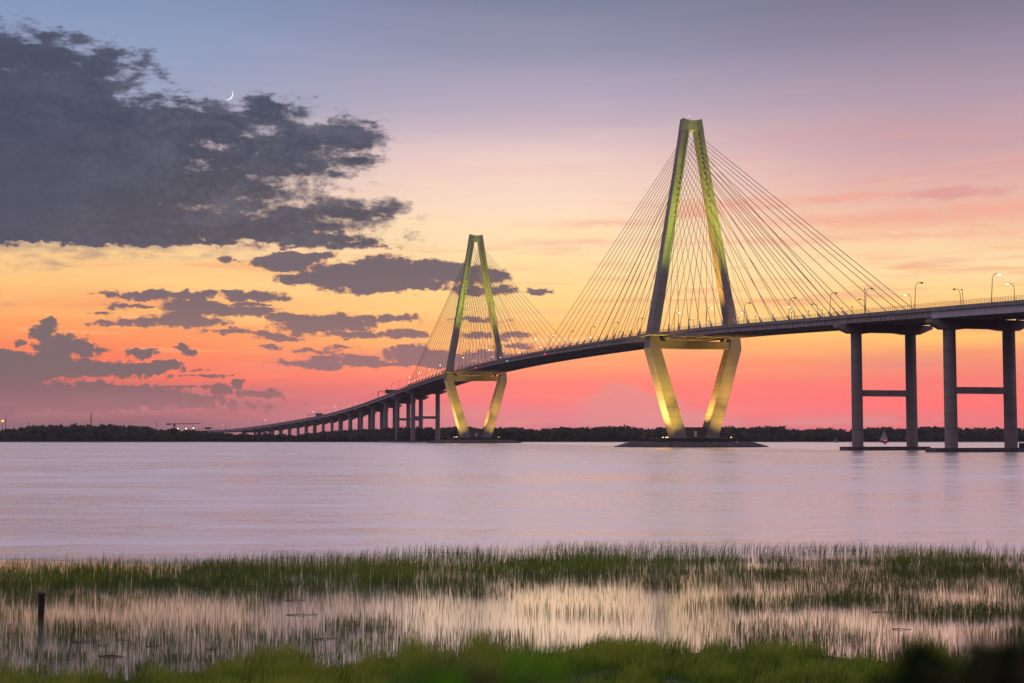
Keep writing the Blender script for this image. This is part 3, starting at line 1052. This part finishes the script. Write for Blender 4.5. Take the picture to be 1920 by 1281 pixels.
# ------------------------------------------------------------------ riprap islands round the tower feet
def riprap(sc, label, n_rock):
    c = B(sc, -1.5, 0)
    m_ = MB()
    ell = lambda R, z: [B(sc + R * 0.98 * math.sin(t), -1.5 + R * (1 + 0.02 * math.sin(3 * t) + 0.015 * math.sin(7 * t + 1)) * math.cos(t), z) for t in [2 * math.pi * k / 64 for k in range(64)]]
    m_.loft([ell(39.5, -0.8), ell(37.8, 0.4), ell(33.0, 2.2), ell(31, 2.35)])
    for k in range(n_rock):
        t = random.uniform(0, 2 * math.pi)
        f = random.random()
        R = 39.6 - 8.4 * f
        z = 0.0 + 2.35 * f
        sz = random.uniform(0.55, 1.25)
        p_ = B(sc + R * 0.98 * math.sin(t), -1.5 + R * math.cos(t), z)
        rr_ = [[p_ + Vector((sz * a * random.uniform(0.7, 1.2), sz * b_ * random.uniform(0.7, 1.2), sz * c_ * 0.65 + random.uniform(-.12, .12) * sz)) for a, b_ in ((-1, -.8), (.1, -1.1), (1, -.6), (.9, .7), (-.1, 1.05), (-1.05, .5))] for c_ in (-0.7, 0.0, 0.75)]
        q = Vector((0, 0, 0))
        for a in rr_[2]:
            q += a / 6
        rr_[2] = [q + (a - q) * 0.55 for a in rr_[2]]
        m_.loft(rr_)
    o = m_.build('riprap', 'rock')
    tag(o, label, 'rocks', kind='stuff')


riprap(0.0, 'ring of dark boulders around the foot of the nearer tower', 1000)
riprap(471.0, 'ring of dark boulders around the foot of the farther tower', 700)


# ------------------------------------------------------------------ water, far shore and woods
def mesh_object(name, verts, faces_flat, sizes, mat, attrs=None, smooth=False):
    me = bpy.data.meshes.new(name)
    nv = len(verts)
    me.vertices.add(nv)
    me.vertices.foreach_set('co', np.asarray(verts, dtype=np.float32).ravel())
    sizes = np.asarray(sizes, dtype=np.int32)
    me.loops.add(len(faces_flat))
    me.loops.foreach_set('vertex_index', np.asarray(faces_flat, dtype=np.int32))
    me.polygons.add(len(sizes))
    starts = np.concatenate([[0], np.cumsum(sizes)[:-1]]).astype(np.int32)
    me.polygons.foreach_set('loop_start', starts)
    try:
        me.polygons.foreach_set('loop_total', sizes)
    except Exception:
        pass
    for k, a in (attrs or {}).items():
        at_ = me.attributes.new(k, 'FLOAT', 'POINT')
        at_.data.foreach_set('value', np.asarray(a, dtype=np.float32))
    me.update(calc_edges=True)
    me.validate()
    if smooth:
        me.polygons.foreach_set('use_smooth', [True] * len(me.polygons))
    me.materials.append(M[mat])
    o = bpy.data.objects.new(name, me)
    COL.objects.link(o)
    return o


wm = MB()
wm.add([(-3000, -300, 0), (3000, -300, 0), (3000, 1700, 0), (-3000, 1700, 0)], [(0, 1, 2, 3)])
tag(wm.build('water', 'water'), kind='structure')

# far shore: one land sheet behind the river
sh = []
xs = np.linspace(-2600, 2600, 261)
for x in xs:
    y0 = 1452 + 9 * mnoise.noise(Vector((x * 0.01, 0, 0))) + 5 * mnoise.noise(Vector((x * 0.05, 3, 0)))
    px = 960 + FPX * x / 1450
    if px < 850:
        y0 -= 22
    sh.append([(x, y0, -0.3), (x, y0 + 3, 0.35), (x, y0 + 40, 1.0), (x, 2200, 2.0), (x, 3400, 2.0)])
vs = [q for c in sh for q in c]
fs = [(i * 5 + j, (i + 1) * 5 + j, (i + 1) * 5 + j + 1, i * 5 + j + 1) for i in range(len(xs) - 1) for j in range(4)]
m_ = MB()
m_.add(vs, fs)
tag(m_.build('far_shore', 'shore'), kind='structure')


def woods(name, label, trees, per):
    """one far wood: many leaf clumps spread through the crowns"""
    V, R_ = [], []
    for (x, y, z0, h, w_) in trees:
        nb = random.randint(4, 7)
        for k in range(nb):
            bx, by = x + random.uniform(-.45, .45) * w_, y + random.uniform(-.45, .45) * w_
            bz = z0 + h * random.uniform(0.22, 0.86)
            br = w_ * random.uniform(0.22, 0.38)
            nl = per // nb
            d = rng.normal(size=(nl, 3))
            d /= np.linalg.norm(d, axis=1)[:, None]
            rr_ = br * (0.6 + 0.5 * rng.random(nl))
            c = np.array([bx, by, bz]) + d * rr_[:, None] * np.array([1, 1, 0.75])
            c[:, 2] = np.maximum(c[:, 2], z0 + 0.3)
            V.append(c)
            R_.append(np.full(nl, random.random()))
        nl = per // 2                                 # skirt of undergrowth
        c = np.array([x, y, z0]) + rng.uniform(-1, 1, (nl, 3)) * np.array([w_ * .7, w_ * .4, 0]) + np.array([0, -w_ * .25, 0])
        c[:, 2] += rng.uniform(0.2, h * 0.5, nl)
        V.append(c)
        R_.append(np.full(nl, random.random()))
    C_ = np.concatenate(V)
    rn = np.clip(np.concatenate(R_) + rng.normal(0, .12, len(C_)), 0, 1)
    n_ = len(C_)
    a = rng.normal(size=(n_, 3))
    a /= np.linalg.norm(a, axis=1)[:, None]
    b_ = np.cross(a, rng.normal(size=(n_, 3)))
    b_ /= np.linalg.norm(b_, axis=1)[:, None]
    sz = rng.uniform(0.8, 1.7, n_)[:, None]
    quad = np.stack([C_ - a * sz, C_ + b_ * sz * .8, C_ + a * sz, C_ - b_ * sz * .8], 1).reshape(-1, 3)
    o = mesh_object(name, quad, np.arange(n_ * 4), np.full(n_, 4), 'woods', {'rand': np.repeat(rn, 4)})
    tag(o, label, 'woods', kind='stuff')


# skyline of the far woods: pixel column -> pixel row of the tree tops
LX = [-40, 8, 22, 45, 70, 100, 150, 170, 200, 245, 275, 285, 300, 330, 365, 400, 430, 470, 520, 560, 600, 640, 660, 700, 730, 780, 840, 960]
LY = [812, 806, 802, 798, 797, 796, 795, 794, 796, 797, 797, 803, 804, 803, 806, 809, 810, 811, 814, 815, 815, 815, 812, 808, 801, 802, 801, 800]


def left_trees():
    out = []
    for k in range(560):
        px = random.uniform(-120, 700)
        row = random.choice((0, 0, 1, 2))
        top = np.interp(px, LX, LY) + random.uniform(-1.5, 3.5) + row * 1.0
        Y = 1452 + 10 + row * 16 + random.uniform(0, 14)
        if 430 < px:
            top = max(top, 812 + random.uniform(0, 5))
            Y = 1446 + random.uniform(0, 12)
        q = at(px, top, Y)
        h = max(q.z - 0.5, 2.5)
        out.append((q.x, Y, 0.5, h, min(h * 0.75, random.uniform(7, 11))))
    return out


def right_trees():
    out = []
    for k in range(1150):
        px = random.uniform(560, 2300)
        row = random.choice((0, 1, 2))
        Y = 1475 + row * 22 + random.uniform(0, 16)
        if px < 760:
            Y += 420 * (1 - max(0, (px - 560)) / 200.0)
        base_top = 801 + 2.2 * math.sin(px * 0.021) + 1.8 * math.sin(px * 0.063 + 1) + (2.0 if 1480 < px < 1720 else 0)
        if px < 840:
            base_top = np.interp(px, [560, 640, 700, 740, 840], [816, 806, 804, 801, 801])
        q = at(px, base_top + random.uniform(-0.6, 3.0), Y)
        out.append((q.x, Y, 0.6, max(q.z - 0.6, 5), random.uniform(7.5, 12)))
    return out


woods('island_woods', 'dark mass of trees on the left shore beneath the low clouds', left_trees(), 110)
woods('far_woods', 'dark belt of trees along the far shore behind the bridge towers', right_trees(), 100)


# masts, crane and lights beyond the left woods
def mast(name, px, y_top, y_bot, Y, r, label, cat, arms=(), group=None):
    p0, p1 = at(px, y_bot, Y), at(px, y_top, Y)
    rt = empty(name, (p0.x, Y, 1.0))
    m_ = MB()
    m_.tube([(0, 0, 0), (0, 0, p1.z - 1.0)], [r, r * 0.6], 6)
    m_.build('mast_pole', 'steel', rt)
    for (f, w_) in arms:
        m_ = MB()
        z = (p1.z - 1.0) * f
        m_.tube([(-w_, 0, z), (w_, 0, z)], r * 0.55, 5)
        m_.build('cross_arm', 'steel', rt)
    tag(rt, label, cat, group)
    return rt


mast('lattice_mast', 170.5, 776, 800, 1700, 0.55, 'tall mast with four cross arms standing above the left woods', 'mast', ((0.985, 1.9), (0.90, 1.2), (0.80, 1.6), (0.70, 1.2)))
mast('flood_mast', 10.5, 779, 805, 1700, 0.5, 'slim dark mast beside the orange floodlight at the left edge', 'mast', ())
mast('utility_pole', 54.0, 791, 805, 1700, 0.4, 'short stub pole poking from the woods at far left', 'pole', ((0.9, 0.6),))
mast('utility_pole', 293.5, 791, 806, 1700, 0.35, 'single thin pole left of the tower crane', 'pole')
mast('utility_pole', 423.0, 798, 810, 1900, 0.4, 'single thin pole at the low end of the left viaduct', 'pole')
fl = mast('floodlight_mast', 4.5, 789, 812, 1690, 0.3, 'bright orange floodlight on a pole at the far left edge', 'floodlight')
m_ = MB()
zl = at(4.5, 789.5, 1690).z - 1.0
m_.loft([[(1.5 * k * math.cos(t), 1.0 * k * math.sin(t), zl + z) for t in [2 * math.pi * j / 10 for j in range(10)]] for z, k in ((-1.1, 0.5), (-0.6, 0.95), (0.3, 1.0), (0.9, 0.6))])
m_.build('lamp_head', glow('orange flood lamp', (1.0, 0.42, 0.10), 2.4), fl)
for px, py in ((333.5, 804), (348.8, 804), (362.5, 803)):
    mk = mast('yard_light', px, py, 812, 1800, 0.15, 'tiny lit yard light between crane and woods, %s from left' % {333.5: 'first', 348.8: 'second', 362.5: 'third'}[px], 'light', group='yard lights by the crane')
    m_ = MB()
    z = at(px, py, 1800).z - 1.0
    m_.box((-0.5, -0.5, z - 0.4), (0.5, 0.5, z + 0.6))
    m_.build('lamp_head', 'lamp_on', mk)

cr0 = at(326.5, 808, 1900)
crane = empty('tower_crane', (cr0.x, 1900, 1.0))
jz = at(326, 795, 1900).z - 1.0


def truss(m_, a, b_, w_, n_, r):
    a, b_ = Vector(a), Vector(b_)
    d = (b_ - a).normalized()
    sd = d.cross(Vector((0, 1, 0))).normalized() * w_
    up = Vector((0, w_, 0))
    c4 = [sd + up, sd - up, -sd - up, -sd + up]
    for c in c4:
        m_.tube([a + c, b_ + c], r, 4)
    for i in range(n_):
        p_, q = a + (b_ - a) * (i / n_), a + (b_ - a) * ((i + 1) / n_)
        for k in range(4):
            m_.tube([p_ + c4[k], q + c4[(k + 1) % 4]], r * 0.7, 4)


m_ = MB()
truss(m_, (0, 0, 0), (0, 0, jz + 0.6), 0.75, 8, 0.2)
m_.build('mast', 'steel', crane)
m_ = MB()
truss(m_, (-8, 0, jz), (34, 0, jz + 0.5), 0.55, 16, 0.16)
m_.build('jib', 'steel', crane)
m_ = MB()
m_.box((-9.8, -1.2, jz - 1.3), (-5.2, 1.2, jz + 0.7))
m_.build('counterweight', 'steel', crane)
m_ = MB()
m_.box((-0.2, -1.1, jz - 3.0), (1.6, 1.1, jz - 0.8))
m_.build('cab', 'steel', crane)
m_ = MB()
m_.tube([(24, 0, jz), (24, 0, jz - 7.5)], 0.22, 5)
m_.build('hoist_line', 'steel', crane)
tag(crane, 'small dark tower crane with long level jib above the left woods', 'crane')

# buoy and the two sailing boats beyond the right-hand piers
bq = on_plane(1659.5, 833.2)
buoy = empty('navigation_buoy', (bq[0], bq[1], 0))
m_ = MB()
cir = lambda R, z, n_=14: [(R * math.cos(t), R * math.sin(t), z) for t in [2 * math.pi * j / n_ for j in range(n_)]]
m_.loft([cir(1.0, -0.3), cir(1.15, 0.1), cir(1.15, 0.55), cir(0.7, 0.7)])
m_.build('float', 'buoy', buoy)
m_ = MB()
m_.loft([cir(0.62, 0.7), cir(0.55, 1.6), cir(0.3, 2.3)])
m_.build('body', 'buoy', buoy)
m_ = MB()
m_.loft([cir(0.35, 2.3), cir(0.42, 2.5), cir(0.42, 2.95), cir(0.2, 3.1)])
m_.build('lamp', 'red', buoy)
tag(buoy, 'red navigation buoy with red lamp on the water between two pier columns', 'buoy')


def sailboat(px, py, sc_, label, grp):
    q = on_plane(px, py)
    rt = empty('sailing_boat', (q[0], q[1], 0), 0.15)
    m_ = MB()
    secs = [(-3.4, 0.75), (-2, 1.15), (0, 1.25), (2, 0.85), (3.6, 0.12)]
    m_.loft([[(x, -w_, 0.9), (x, -w_ * 0.6, -0.15), (x, w_ * 0.6, -0.15), (x, w_, 0.9)] for x, w_ in secs])
    m_.build('hull', 'hull', rt)
    m_ = MB()
    m_.tube([(0.4, 0, 0.8), (0.4, 0, 10.6)], 0.09, 6)
    m_.build('mast', 'steel', rt)
    m_ = MB()
    A = [(0.2, 0.0, 1.6), (-4.3, 0.55, 1.7), (-2.2, 0.5, 5.2), (0.2, 0.0, 10.2)]
    m_.loft([[Vector(a) + Vector((0, d, 0)) for a in A] for d in (0, 0.03)])
    m_.build('mainsail', 'sail', rt)
    m_ = MB()
    A = [(3.5, 0.0, 1.0), (0.7, 0.45, 1.5), (0.75, 0.35, 5), (0.6, 0.02, 9.2)]
    m_.loft([[Vector(a) + Vector((0, d, 0)) for a in A] for d in (0, 0.03)])
    m_.build('jib', 'sail', rt)
    rt.scale = (sc_,) * 3
    tag(rt, label, 'sailing boat', grp)


sailboat(1658.5, 830.2, 1.05, 'larger grey sailing boat behind the red buoy, between pier columns', 'sailing boats off the far shore')
sailboat(1567.0, 830.0, 0.42, 'very small sailing boat left of the right-hand pier, by the far shore', 'sailing boats off the far shore')

# crescent moon: the lit sliver of its globe
mq = px_dir(425.5, 176.5).normalized() * 9000 + Vector((0, 0, EYE))
mR = 9000 * 11.2 / FPX
vdir = (mq - Vector((0, 0, EYE))).normalized()
right = vdir.cross(Vector((0, 0, 1))).normalized()
upv = right.cross(vdir).normalized()
la = rad(-38.0)                                     # the lit limb points down to the right
ax = right * math.cos(la) + upv * math.sin(la)
ay = -right * math.sin(la) + upv * math.cos(la)
m_ = MB()
rings = []
for i in range(25):
    t = -math.pi / 2 + math.pi * i / 24
    row = []
    for j in range(7):
        ph = rad(-2 + 40 * j / 6)                      # measured from the limb towards the viewer
        row.append(mq + (ay * math.sin(t) + (ax * math.cos(ph) - vdir * math.sin(ph)) * math.cos(t)) * mR)
    rings.append(row)
vs = [q for r in rings for q in r]
fs = [(i * 7 + j, i * 7 + j + 1, (i + 1) * 7 + j + 1, (i + 1) * 7 + j) for i in range(24) for j in range(6)]
m_.add(vs, fs)
o = m_.build('moon', 'moon', None, mq)
o.location = mq
tag(o, 'thin bright crescent moon at the upper edge of the dark cloud', 'moon')

# ------------------------------------------------------------------ near shore: bank, grass, reeds
EX = [-700, 0, 300, 520, 700, 800, 1000, 1400, 1700, 1850, 2600]
ED = [33.0, 34.2, 34.8, 35.6, 36.4, 37.0, 38.2, 38.9, 37.0, 34.6, 33.0]


def bank_edge(px):
    return np.interp(px, EX, ED)


def bank_z(x, y):
    d = np.maximum(y, 0.5)
    px = 960 + FPX * x / np.maximum(d, 8.0)
    e = bank_edge(px)
    t = e - d
    low = np.clip(t * 0.05, -0.5, 0.22)
    rise = np.interp(d, [0, 2.5, 6, 12, 20, 27, 31], [4.05, 3.95, 3.4, 2.2, 0.95, 0.25, 0.0])
    return np.maximum(low, 0) + rise + np.minimum(low, 0)


xs = np.linspace(-46, 46, 120)
ys = np.concatenate([np.linspace(-14, 26, 34), np.linspace(26.6, 46, 66), np.linspace(47, 95, 20)])
XX, YY = np.meshgrid(xs, ys)
ZZ = bank_z(XX, YY)
bump_ = np.array([[mnoise.fractal(Vector((x * 0.6, y * 0.6, 0)), 1.0, 2.0, 4) for x in xs] for y in ys])
ZZ = ZZ + bump_ * 0.05
ZZ = np.where(YY > 50, -0.5, ZZ)
V = np.stack([XX, YY, ZZ], -1).reshape(-1, 3)
nx, ny = len(xs), len(ys)
I, J = np.meshgrid(np.arange(nx - 1), np.arange(ny - 1))
a = (J * nx + I).ravel()
F = np.stack([a, a + 1, a + 1 + nx, a + nx], 1).ravel()
tag(mesh_object('ground', V, F, np.full(len(a), 4), 'mud', smooth=True), kind='structure')


def fnoise(x, y, sc_, seed=0.0, oct_=3):
    return np.array([mnoise.fractal(Vector((a * sc_, b_ * sc_, seed)), 1.0, 2.0, oct_) for a, b_ in zip(x, y)])


def blades(name, label, x, y, z, h, w_, mat, lean=0.25, seedy=0.0, wind=0.1, tone=None):
    n_ = len(x)
    yaw = rng.uniform(0, 2 * math.pi, n_)
    la_ = rng.uniform(0, 2 * math.pi, n_)
    ln = np.abs(rng.normal(0, lean, n_)) * h
    lx, ly = np.cos(la_) * ln + wind * h, np.sin(la_) * ln
    wx, wy = np.cos(yaw) * w_ * .5, np.sin(yaw) * w_ * .5
    P0 = np.stack([x, y, z], 1)
    mid = P0 + np.stack([lx * .3, ly * .3, h * .55], 1)
    tip = P0 + np.stack([lx, ly, h * np.sqrt(np.clip(1 - (ln / h) ** 2 * .5, .3, 1))], 1)
    wv_ = np.stack([wx, wy, np.zeros(n_)], 1)
    vs = np.stack([P0 - wv_, P0 + wv_, mid + wv_ * .85, mid - wv_ * .85, tip], 1).reshape(-1, 3)
    o5 = np.arange(n_) * 5
    q = np.stack([o5, o5 + 1, o5 + 2, o5 + 3, o5 + 3, o5 + 2, o5 + 4], 1).ravel()
    sizes = np.tile([4, 3], n_)
    rnd = rng.random(n_) if tone is None else np.clip(0.5 + tone + rng.normal(0, 0.2, n_), 0, 1)
    rnd = np.repeat(rnd, 5)
    sd = np.stack([np.zeros(n_), np.zeros(n_), np.full(n_, .25), np.full(n_, .25), np.ones(n_)], 1)
    sd = (sd * np.clip(seedy + rng.normal(0, .25, n_), 0, 1)[:, None]).ravel()
    o = mesh_object(name, vs, q, sizes, mat, {'rand': rnd, 'seed': sd})
    tag(o, label, 'grass', kind='stuff')
    return o


def scatter(n_, y0, y1, pad=480):
    """points on the marsh between two picture rows"""
    d0, d1 = EYE * FPX / (y1 - HORIZON), EYE * FPX / (y0 - HORIZON)
    d = np.sqrt(rng.uniform(d0 ** 2, d1 ** 2, n_))
    px = rng.uniform(-pad, 1920 + pad, n_)
    x = (px - 960) / FPX * d
    py = HORIZON + EYE * FPX / d
    return x, d, px, py


# back belt of tall cordgrass
x, y, px, py = scatter(465000, 1036, 1128)
back = np.interp(px, [0, 300, 600, 800, 1000, 1300, 1920], [1080, 1072, 1064, 1056, 1049, 1047, 1046])
front = np.interp(px, [0, 250, 500, 700, 900, 1050, 1300, 1600, 1920], [1100, 1101, 1099, 1095, 1077, 1068, 1062, 1060, 1064])
nz = fnoise(x * 0.55, y, 0.22, 1.0)
nz2 = fnoise(x, y, 0.8, 5.0)
in_ = np.minimum((py - back) / 7.0, (front - py) / 12.0) + nz * 1.3 + nz2 * 0.5
gap = np.clip(0.95 + fnoise(x * 0.22, y, 0.75, 41.0) * 2.6, 0.06, 1)
keep = rng.random(len(x)) < np.clip(0.45 + in_, 0.0, 1) * 0.27 * gap
x, y, px, nz, nz2 = x[keep], y[keep], px[keep], nz[keep], nz2[keep]
h = (0.20 + 0.32 * rng.random(len(x)) ** 1.5) * np.clip(1 + 0.9 * nz + 0.7 * nz2, 0.35, 1.7) * np.interp(px, [0, 600, 1000, 1920], [1.15, 1.1, 0.95, 0.9])
seed_ = np.interp(px, [0, 500, 900, 1200, 1920], [0.6, 0.65, 0.5, 0.3, 0.25])
blades('cordgrass', 'tall dark green cordgrass belt between the river and the still water', x, y, np.zeros(len(x)), h, 0.016, 'cordgrass', 0.20, seed_, 0.06, nz * 0.9 + nz2 * 0.6)

# thin stems in the still water
x, y, px, py = scatter(450000, 1046, 1285)
nz = fnoise(x * 0.6, y, 0.35, 9.0)
nz2 = fnoise(x, y, 1.1, 12.0)
dens = np.full(len(x), 0.05)
dens += 0.30 * np.clip((py - np.interp(px, [0, 400, 800, 1920], [1150, 1160, 1170, 1230])) / 30, 0, 1) * (px < 1000)
dens += 0.34 * np.clip((px - 1150) / 400, 0, 1) * np.clip(0.5 + nz * 1.6, 0, 1)
dens += 0.35 * np.clip((px - 1650) / 150, 0, 1) * np.clip(0.6 + nz, 0, 1)
dens += 0.35 * np.clip(1 - (py - np.interp(px, [0, 700, 1100, 1920], [1104, 1104, 1076, 1074])) / 26, 0, 1) * (py > np.interp(px, [0, 700, 1100, 1920], [1090, 1092, 1070, 1066]))
dens += 0.55 * np.clip(nz * 2.6 - 0.75, 0, 1)
dens += 0.18 * np.exp(-((px - 690) / 80) ** 2 - ((py - 1178) / 16) ** 2)
dens *= np.clip(0.65 + nz2 * 1.1, 0.1, 1.6)
dens *= np.where((px > 900) & (px < 1280) & (py > 1125) & (py < 1190), 0.35, 1.0)
keep = (rng.random(len(x)) < dens * 1.45) & (y > bank_edge(px) - 0.8)
x, y, px, nz = x[keep], y[keep], px[keep], nz[keep]
h = (0.16 + 0.24 * rng.random(len(x)) ** 1.3) * (1 + 0.5 * np.clip(nz, -.4, .8))
blades('marsh_stems', 'sparse thin green stems standing in the still orange water', x, y, np.full(len(x), -0.02), h, 0.0095, 'stems', 0.13, 0.35, 0.02)

# thin fringe with ragged flower heads on the river side
x, y, px, py = scatter(84000, 1026, 1084)
edge_ = np.interp(px, [0, 300, 600, 800, 1000, 1300, 1920], [1074, 1066, 1056, 1048, 1040, 1038, 1040])
nz = fnoise(x * 0.4, y, 0.3, 21.0)
keep = rng.random(len(x)) < np.clip(0.35 - np.abs(py - edge_) / 26 + nz * 0.6, 0, 1)
x, y, px = x[keep], y[keep], px[keep]
blades('reed_fringe', 'ragged brown reed fringe along the river edge of the marsh', x, y, np.zeros(len(x)), 0.36 + 0.34 * rng.random(len(x)), 0.017, 'cordgrass', 0.30, 0.8, 0.12)

# grass on the near bank
x, y, px, py = scatter(450000, 1165, 1400)
nz = fnoise(x, y, 0.30, 31.0)
nz2 = fnoise(x, y, 1.0, 35.0)
e = bank_edge(px)
inn = (e - y) / 1.6
dens = np.clip(0.35 + inn + nz * 1.6 + nz2 * 1.1, 0.0, 1) * np.clip(1.0 + nz2 * 1.6, 0.12, 1)
dens *= np.interp(px, [0, 250, 500, 640, 800], [0.8, 0.8, 0.9, 0.97, 1.0])
hole = np.exp(-((px - 1310) / 90) ** 2 - ((py - 1238) / 12) ** 2)
dens *= 1 - 0.85 * hole
hole = np.exp(-((px - 780) / 60) ** 2 - ((py - 1288) / 22) ** 2) + np.exp(-((px - 60) / 130) ** 2 - ((py - 1276) / 16) ** 2)
dens *= 1 - 0.9 * np.clip(hole, 0, 1)
keep = rng.random(len(x)) < dens * 0.85
x, y, px, nz, nz2 = x[keep], y[keep], px[keep], nz[keep], nz2[keep]
z = np.maximum(bank_z(x, y), 0) - 0.01
h = (0.13 + 0.30 * rng.random(len(x)) ** 1.6) * np.clip(1 + 1.0 * nz + 0.9 * nz2, 0.3, 1.8)
blades('bank_grass', 'dense bright green grass on the near bank at the bottom', x, y, z, np.clip(h, .08, 1), 0.015, 'bankgrass', 0.46, 0.25, 0.14, nz * 0.9 + nz2 * 0.8)

# drowned stalks lying on the still water
m_ = MB()
for k in range(14):
    px = random.choice((random.uniform(120, 420), random.uniform(500, 1900)))
    py = random.uniform(1185, 1245) if px < 450 else random.uniform(1120, 1210)
    x0, y0 = on_plane(px, py)
    L = random.uniform(0.3, 1.1)
    a = random.gauss(0, 0.35)
    m_.tube([(x0, y0, 0.005), (x0 + L * .5 * math.cos(a), y0 + L * .5 * math.sin(a), 0.03), (x0 + L * math.cos(a + .2), y0 + L * math.sin(a + .2), 0.004)], [0.012, 0.011, 0.006], 5)
tag(m_.build('fallen_reeds', 'bark'), 'dark fallen reed stalks floating on the still water', 'reeds', kind='stuff')

# the split timber post
pq = on_plane(77.0, 1158.0)
post = empty('timber_post', (pq[0], pq[1], 0))
m_ = MB()
sec = lambda z, k, dx: [(dx + k * 0.088 * a, k * 0.08 * b_, z) for a, b_ in ((-1, -.75), (-.2, -1), (.9, -.8), (1, .3), (.7, 1), (-.6, .95), (-1.02, .2))]
m_.loft([sec(-0.5, 1.0, -0.02), sec(0.0, 1.0, 0.0), sec(0.3, .98, 0.005), sec(0.56, 1.0, 0.012)])
m_.build('shaft', 'wood', post)
for sg, top in ((-1, 0.745), (1, 0.75)):
    m_ = MB()
    x0 = 0.012 + sg * 0.05
    w_ = 0.036
    m_.loft([[(x0 - w_ + d, -0.07, z), (x0 + w_ + d, -0.075, z), (x0 + w_ * .9 + d, 0.07, z), (x0 - w_ * .9 + d, 0.07, z)] for z, d in ((0.55, 0), (0.66, sg * .004), (top - 0.02, sg * .006))] +
            [[(x0 - w_ * .8, -0.05, top), (x0 + w_ * .7, -0.05, top - .01), (x0 + w_ * .6, 0.05, top + .005), (x0 - w_ * .8, 0.05, top)]])
    m_.build('split_end', 'wood', post)
tag(post, 'weathered black timber post with a split top standing in the marsh water', 'post')


# blurred shrubs right by the viewer
def shrub(x0, y0, tips, leaf_mat, label, nleaf, lsz, spread, nm='leafy_shrub'):
    g0 = float(bank_z(np.array([x0]), np.array([y0]))[0])
    rt = empty(nm, (x0, y0, g0))
    sm, L, R_ = MB(), [], []
    for (tx, ty, tz) in tips:
        t_ = Vector((tx - x0, ty - y0, tz - g0))
        b_ = Vector((random.uniform(-.05, .05), random.uniform(-.05, .05), -0.05))
        mid = b_.lerp(t_, 0.55) + Vector((random.uniform(-.05, .05), random.uniform(-.05, .05), 0.06))
        sm.tube([b_, mid, t_], [0.012, 0.008, 0.003], 5)
        for k in range(nleaf):
            f = 0.25 + 0.75 * random.random() ** 0.7
            c = (b_.lerp(mid, f * 2) if f < .5 else mid.lerp(t_, f * 2 - 1)) + Vector([random.gauss(0, spread) for _ in range(3)])
            d = Vector((random.gauss(0, 1), random.gauss(0, 1), random.gauss(.2, .5))).normalized()
            s_ = d.cross(Vector((random.random(), random.random(), random.random())).normalized()).normalized()
            l_ = lsz * random.uniform(.7, 1.3)
            L += [c - d * l_ * .5, c + s_ * l_ * .22 - d * l_ * .1, c + s_ * l_ * .18 + d * l_ * .2, c + d * l_ * .5, c - s_ * l_ * .18 + d * l_ * .2, c - s_ * l_ * .22 - d * l_ * .1]
            R_ += [random.random()] * 6
    sm.build('stems', 'bark', rt)
    n_ = len(L) // 6
    fo = mesh_object('foliage', np.array([tuple(q) for q in L]), np.arange(n_ * 6), np.full(n_, 6), leaf_mat, {'rand': R_})
    fo.parent = rt
    tag(rt, label, 'shrub', 'out-of-focus shrubs close to the viewer')


def tipset(lst, Y):
    return [tuple(at(px, py, Y + random.uniform(-.05, .05))) for px, py in lst]


g0 = at(930, 2400, 0.8)
shrub(g0.x, 0.8, tipset([(790, 1240), (825, 1232), (862, 1234), (905, 1240), (960, 1262), (1010, 1262), (1060, 1276), (1095, 1285), (755, 1270), (1130, 1296), (880, 1262), (840, 1275), (930, 1272), (990, 1285), (800, 1285)], 0.8),
      'brightleaf', 'bright green blurred shrub tips at the bottom centre', 95, 0.024, 0.008)
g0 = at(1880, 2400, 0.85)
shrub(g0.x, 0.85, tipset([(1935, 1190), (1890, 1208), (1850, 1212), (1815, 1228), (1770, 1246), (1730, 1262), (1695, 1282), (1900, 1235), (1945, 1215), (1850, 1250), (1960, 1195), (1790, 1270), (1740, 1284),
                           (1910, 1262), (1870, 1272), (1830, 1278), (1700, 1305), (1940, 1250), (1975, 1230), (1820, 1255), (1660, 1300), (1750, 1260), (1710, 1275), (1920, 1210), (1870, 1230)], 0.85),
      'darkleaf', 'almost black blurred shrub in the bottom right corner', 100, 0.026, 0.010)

# ------------------------------------------------------------------ thin evening haze over the river
m_ = MB()
m_.box((-3100, -320, -2.0), (3100, 3450, 190.0))
hz = m_.build('haze', 'mud')
hm = bpy.data.materials.new('evening haze')
hm.use_nodes = True
ht = NT(hm.node_tree)
for q in list(hm.node_tree.nodes):
    if q.type == 'BSDF_PRINCIPLED':
        hm.node_tree.nodes.remove(q)
pv = ht.new('ShaderNodeVolumePrincipled')
pv.inputs['Color'].default_value = (0.86, 0.82, 0.92, 1)
pv.inputs['Density'].default_value = 0.00005
pv.inputs['Anisotropy'].default_value = 0.1
ho = [q for q in hm.node_tree.nodes if q.type == 'OUTPUT_MATERIAL'][0]
hm.node_tree.links.new(pv.outputs[0], ho.inputs['Volume'])
hz.data.materials.clear()
hz.data.materials.append(hm)
tag(hz, kind='stuff')
